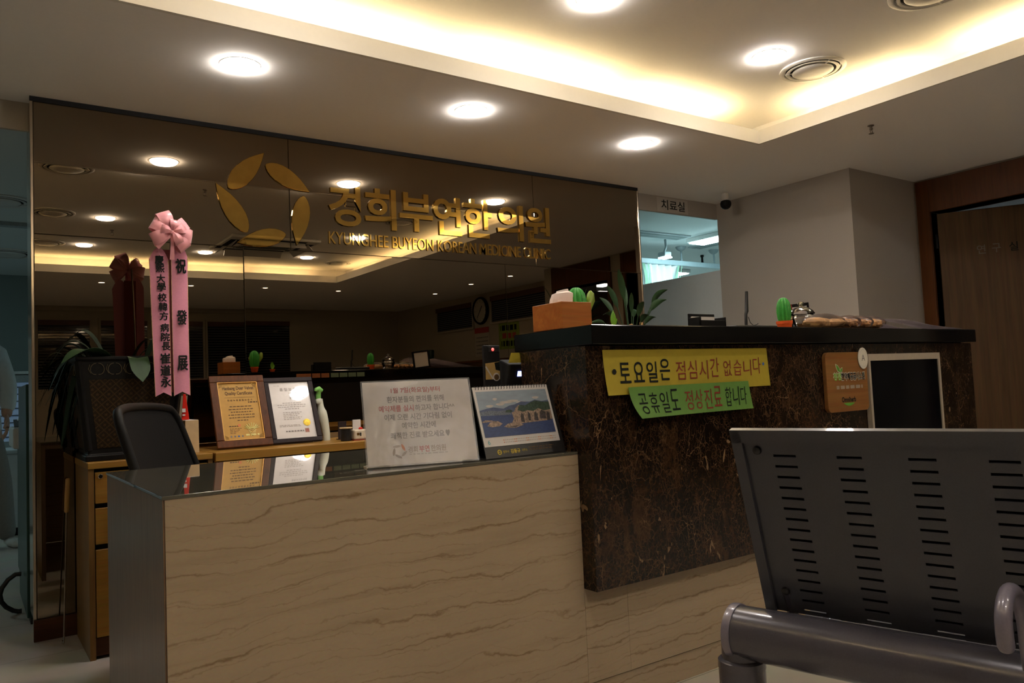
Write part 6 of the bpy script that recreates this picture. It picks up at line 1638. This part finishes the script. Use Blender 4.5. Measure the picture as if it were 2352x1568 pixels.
# ------------------------------------------------------------------ metal waiting bench in front
BL = V((1.45717902, 1.13059222, 0.44857858)); E1 = V((0.2210904, -0.97394665, 0)); E3 = V((-0.2881677, -0.0654154, 0.95534297)); NN = E1.cross(E3).normalized()
bench = thing('waiting_bench', 'grey perforated metal waiting bench in the right foreground, seen from behind', 'bench', (1.5, .8, 0))
def PP(s, t, off=0): return BL + E1 * s + E3 * t + NN * off
FW = (-NN.x, -NN.y); FWD = V((FW[0], FW[1], 0)).normalized()      # direction the seats face
def perforated(name, P, w, h, cols, m, flange, t0, dt, nrow, parent, sw=.0475, shrink=0.0):
    """sheet with real slots: the plate is cut into strips around every slot"""
    q = MB(); th = .002
    xs = [0.0]
    for c_ in cols: xs += [c_ - sw / 2, c_ + sw / 2]
    xs.append(w)
    def cell(a, b, c0_, d): q.add([P(a, c0_, th), P(b, c0_, th), P(b, d, th), P(a, d, th), P(a, c0_, -th), P(b, c0_, -th), P(b, d, -th), P(a, d, -th)], [(0, 1, 2, 3), (7, 6, 5, 4), (1, 0, 4, 5), (3, 2, 6, 7), (0, 3, 7, 4), (2, 1, 5, 6)], m)
    hs = .0056
    for i in range(len(xs) - 1):
        a, b = xs[i], xs[i + 1]
        if i % 2 == 0: cell(a, b, 0, h)
        else:
            t = 0
            for k in range(nrow):
                z = t0 + dt * k; cell(a, b, t, z - hs / 2); t = z + hs / 2
            cell(a, b, t, h)
    if flange: # turned edges all round toward the back
        for (a, c0_), (b, d) in (((0, 0), (0, h)), ((0, h), (w, h)), ((w, h), (w, 0))):
            n_ = 24
        fl = flange
        def bar(a, c0_, b, d, o0, o1): q.add([P(a, c0_, o0), P(b, c0_, o0), P(b, d, o0), P(a, d, o0), P(a, c0_, o1), P(b, c0_, o1), P(b, d, o1), P(a, d, o1)], [(3, 2, 1, 0), (4, 5, 6, 7), (0, 1, 5, 4), (1, 2, 6, 5), (2, 3, 7, 6), (3, 0, 4, 7)], m)
        bar(-.001, 0, .022, h, -.004, fl); bar(w - .022, 0, w + .001, h, -.004, fl); bar(-.001, h - .028, w + .001, h + .001, -.004, fl)
    return q.build(name, parent, bevel=.0)
SW = .60
for sidx in range(2):
    s0_ = sidx * (SW + .012)
    Pb = lambda s, t, off=0, s0_=s0_: PP(s0_ + s, t, off)
    bk_ = perforated('back_panel', Pb, SW, .422, (.106, .235, .365, .495), 'bench_paint', .010, .0095, .02365, 16, bench)
    q = MB(); q.add([Pb(a, b, c_) for c_ in (-.012, -.030) for a, b in ((.024, .004), (SW - .024, .004), (SW - .024, .392), (.024, .392))], [(0, 1, 2, 3), (7, 6, 5, 4), (1, 0, 4, 5), (2, 1, 5, 6), (3, 2, 6, 7), (0, 3, 7, 4)], 'mesh_black'); q.build('slot_blackout', bench)  # dark plate added behind the back so its slots read black
    for bs_ in (.05, SW - .05):
        for bt in (.05, .376):
            q = MB(); q.lathe([(.0, .008), (.004, .0078), (.0082, .005), (.0092, .0015), (.0092, 0)], Pb(bs_, bt, .0025), 'black_plastic', 20, NN); q.build('bolt', bk_, smooth=True)
    # seat pan beyond the back
    S0 = BL + E1 * s0_ + FWD * .10 + Z * (-.075); SD = (FWD + Z * .10).normalized(); SN = E1.cross(SD)
    Ps = lambda s, t, off=0, S0=S0, SD=SD, SN=SN: S0 + E1 * s + SD * t + SN * off
    perforated('seat_pan', Ps, SW, .43, (.106, .235, .365, .495), 'bench_paint', 0, .03, .024, 15, bench)
    q = MB()
    for s in (.05, SW - .05): q.tube([Pb(s, .05, -.004), Pb(s, -.03, -.012), S0 + E1 * s + SD * .05 - SN * .006, S0 + E1 * s + SD * .36 - SN * .006], .012, 'bench_tube', 8)
    q.build('seat_bracket', bench, smooth=True)
AX = lambda s: BL + E1 * s + NN * .064 + E3 * -.028
q = MB(); q.tube([AX(-.055), AX(1.30)], .056, 'bench_tube', 36); q.build('beam', bench, smooth=True)
for s, d in ((-.055, -1), (1.30, 1)):
    q = MB(); c_ = AX(s); q.lathe([(.0585, -.012), (.0595, -.002), (.0585, .006), (.050, .009), (0, .0095)], c_, 'bench_arm', 36, E1 * d); q.build('beam_end_cap', bench, smooth=True)
for s in (-.045, 1.22):
    c_ = AX(s); q = MB()
    q.tube([c_ + Z * -.01, c_ + Z * -.062], .042, 'bench_tube', 24); q.tube([c_ + Z * -.0555, c_ + Z * -.060, c_ + Z * -.075], [.044, .0505, .0512], 'bench_tube', 28)
    q.tube([c_ + Z * -.074, V((c_.x, c_.y, .05))], .050, 'bench_tube', 28); lg = q.build('leg', bench, smooth=True)
    q = MB(); q.tube([V((c_.x, c_.y, .0)) - FWD * .28 + Z * .022, V((c_.x, c_.y, .048)), V((c_.x, c_.y, .0)) + FWD * .28 + Z * .022], [.018, .026, .018], 'bench_tube', 14); fb = q.build('foot_bar', bench, smooth=True)
    for f in (-1, 1):
        q = MB(); p_ = V((c_.x, c_.y, 0)) + FWD * (.27 * f); q.lathe([(.020, 0), (.022, .004), (.014, .014), (0, .014)], p_, 'black_plastic', 18); q.build('foot_pad', fb, smooth=True)
# bent armrest tube
hn = V((-0.97394665, -0.2210904, 0)); A0 = BL + E1 * .505
pa = [(.080, -.03), (.098, .030), (.108, .078), (.132, .116), (.170, .142), (.210, .153), (.244, .147), (.264, .128), (.268, .105), (.262, .080)]
pts = [A0 + hn * a + Z * (b - 0.0) for a, b in pa]
def smooth_path(p, n=4):
    out = []
    for i in range(len(p) - 1):
        p0 = p[max(i - 1, 0)]; p1 = p[i]; p2 = p[i + 1]; p3 = p[min(i + 2, len(p) - 1)]
        for k in range(n):
            t = k / n; out.append(.5 * ((2 * p1) + (p2 - p0) * t + (2 * p0 - 5 * p1 + 4 * p2 - p3) * t * t + (3 * p1 - p0 - 3 * p2 + p3) * t ** 3))
    out.append(p[-1]); return out
sm = smooth_path(pts); d = (sm[-1] - sm[-2]).normalized()
q = MB(); q.tube(sm + [sm[-1] + d * .006, sm[-1] + d * .010], [.0125] * len(sm) + [.010, .004], 'bench_arm', 20); q.build('armrest', bench, smooth=True)

bpy.data.objects.remove(_fo); bpy.data.curves.remove(_fc)
bpy.context.view_layer.update()
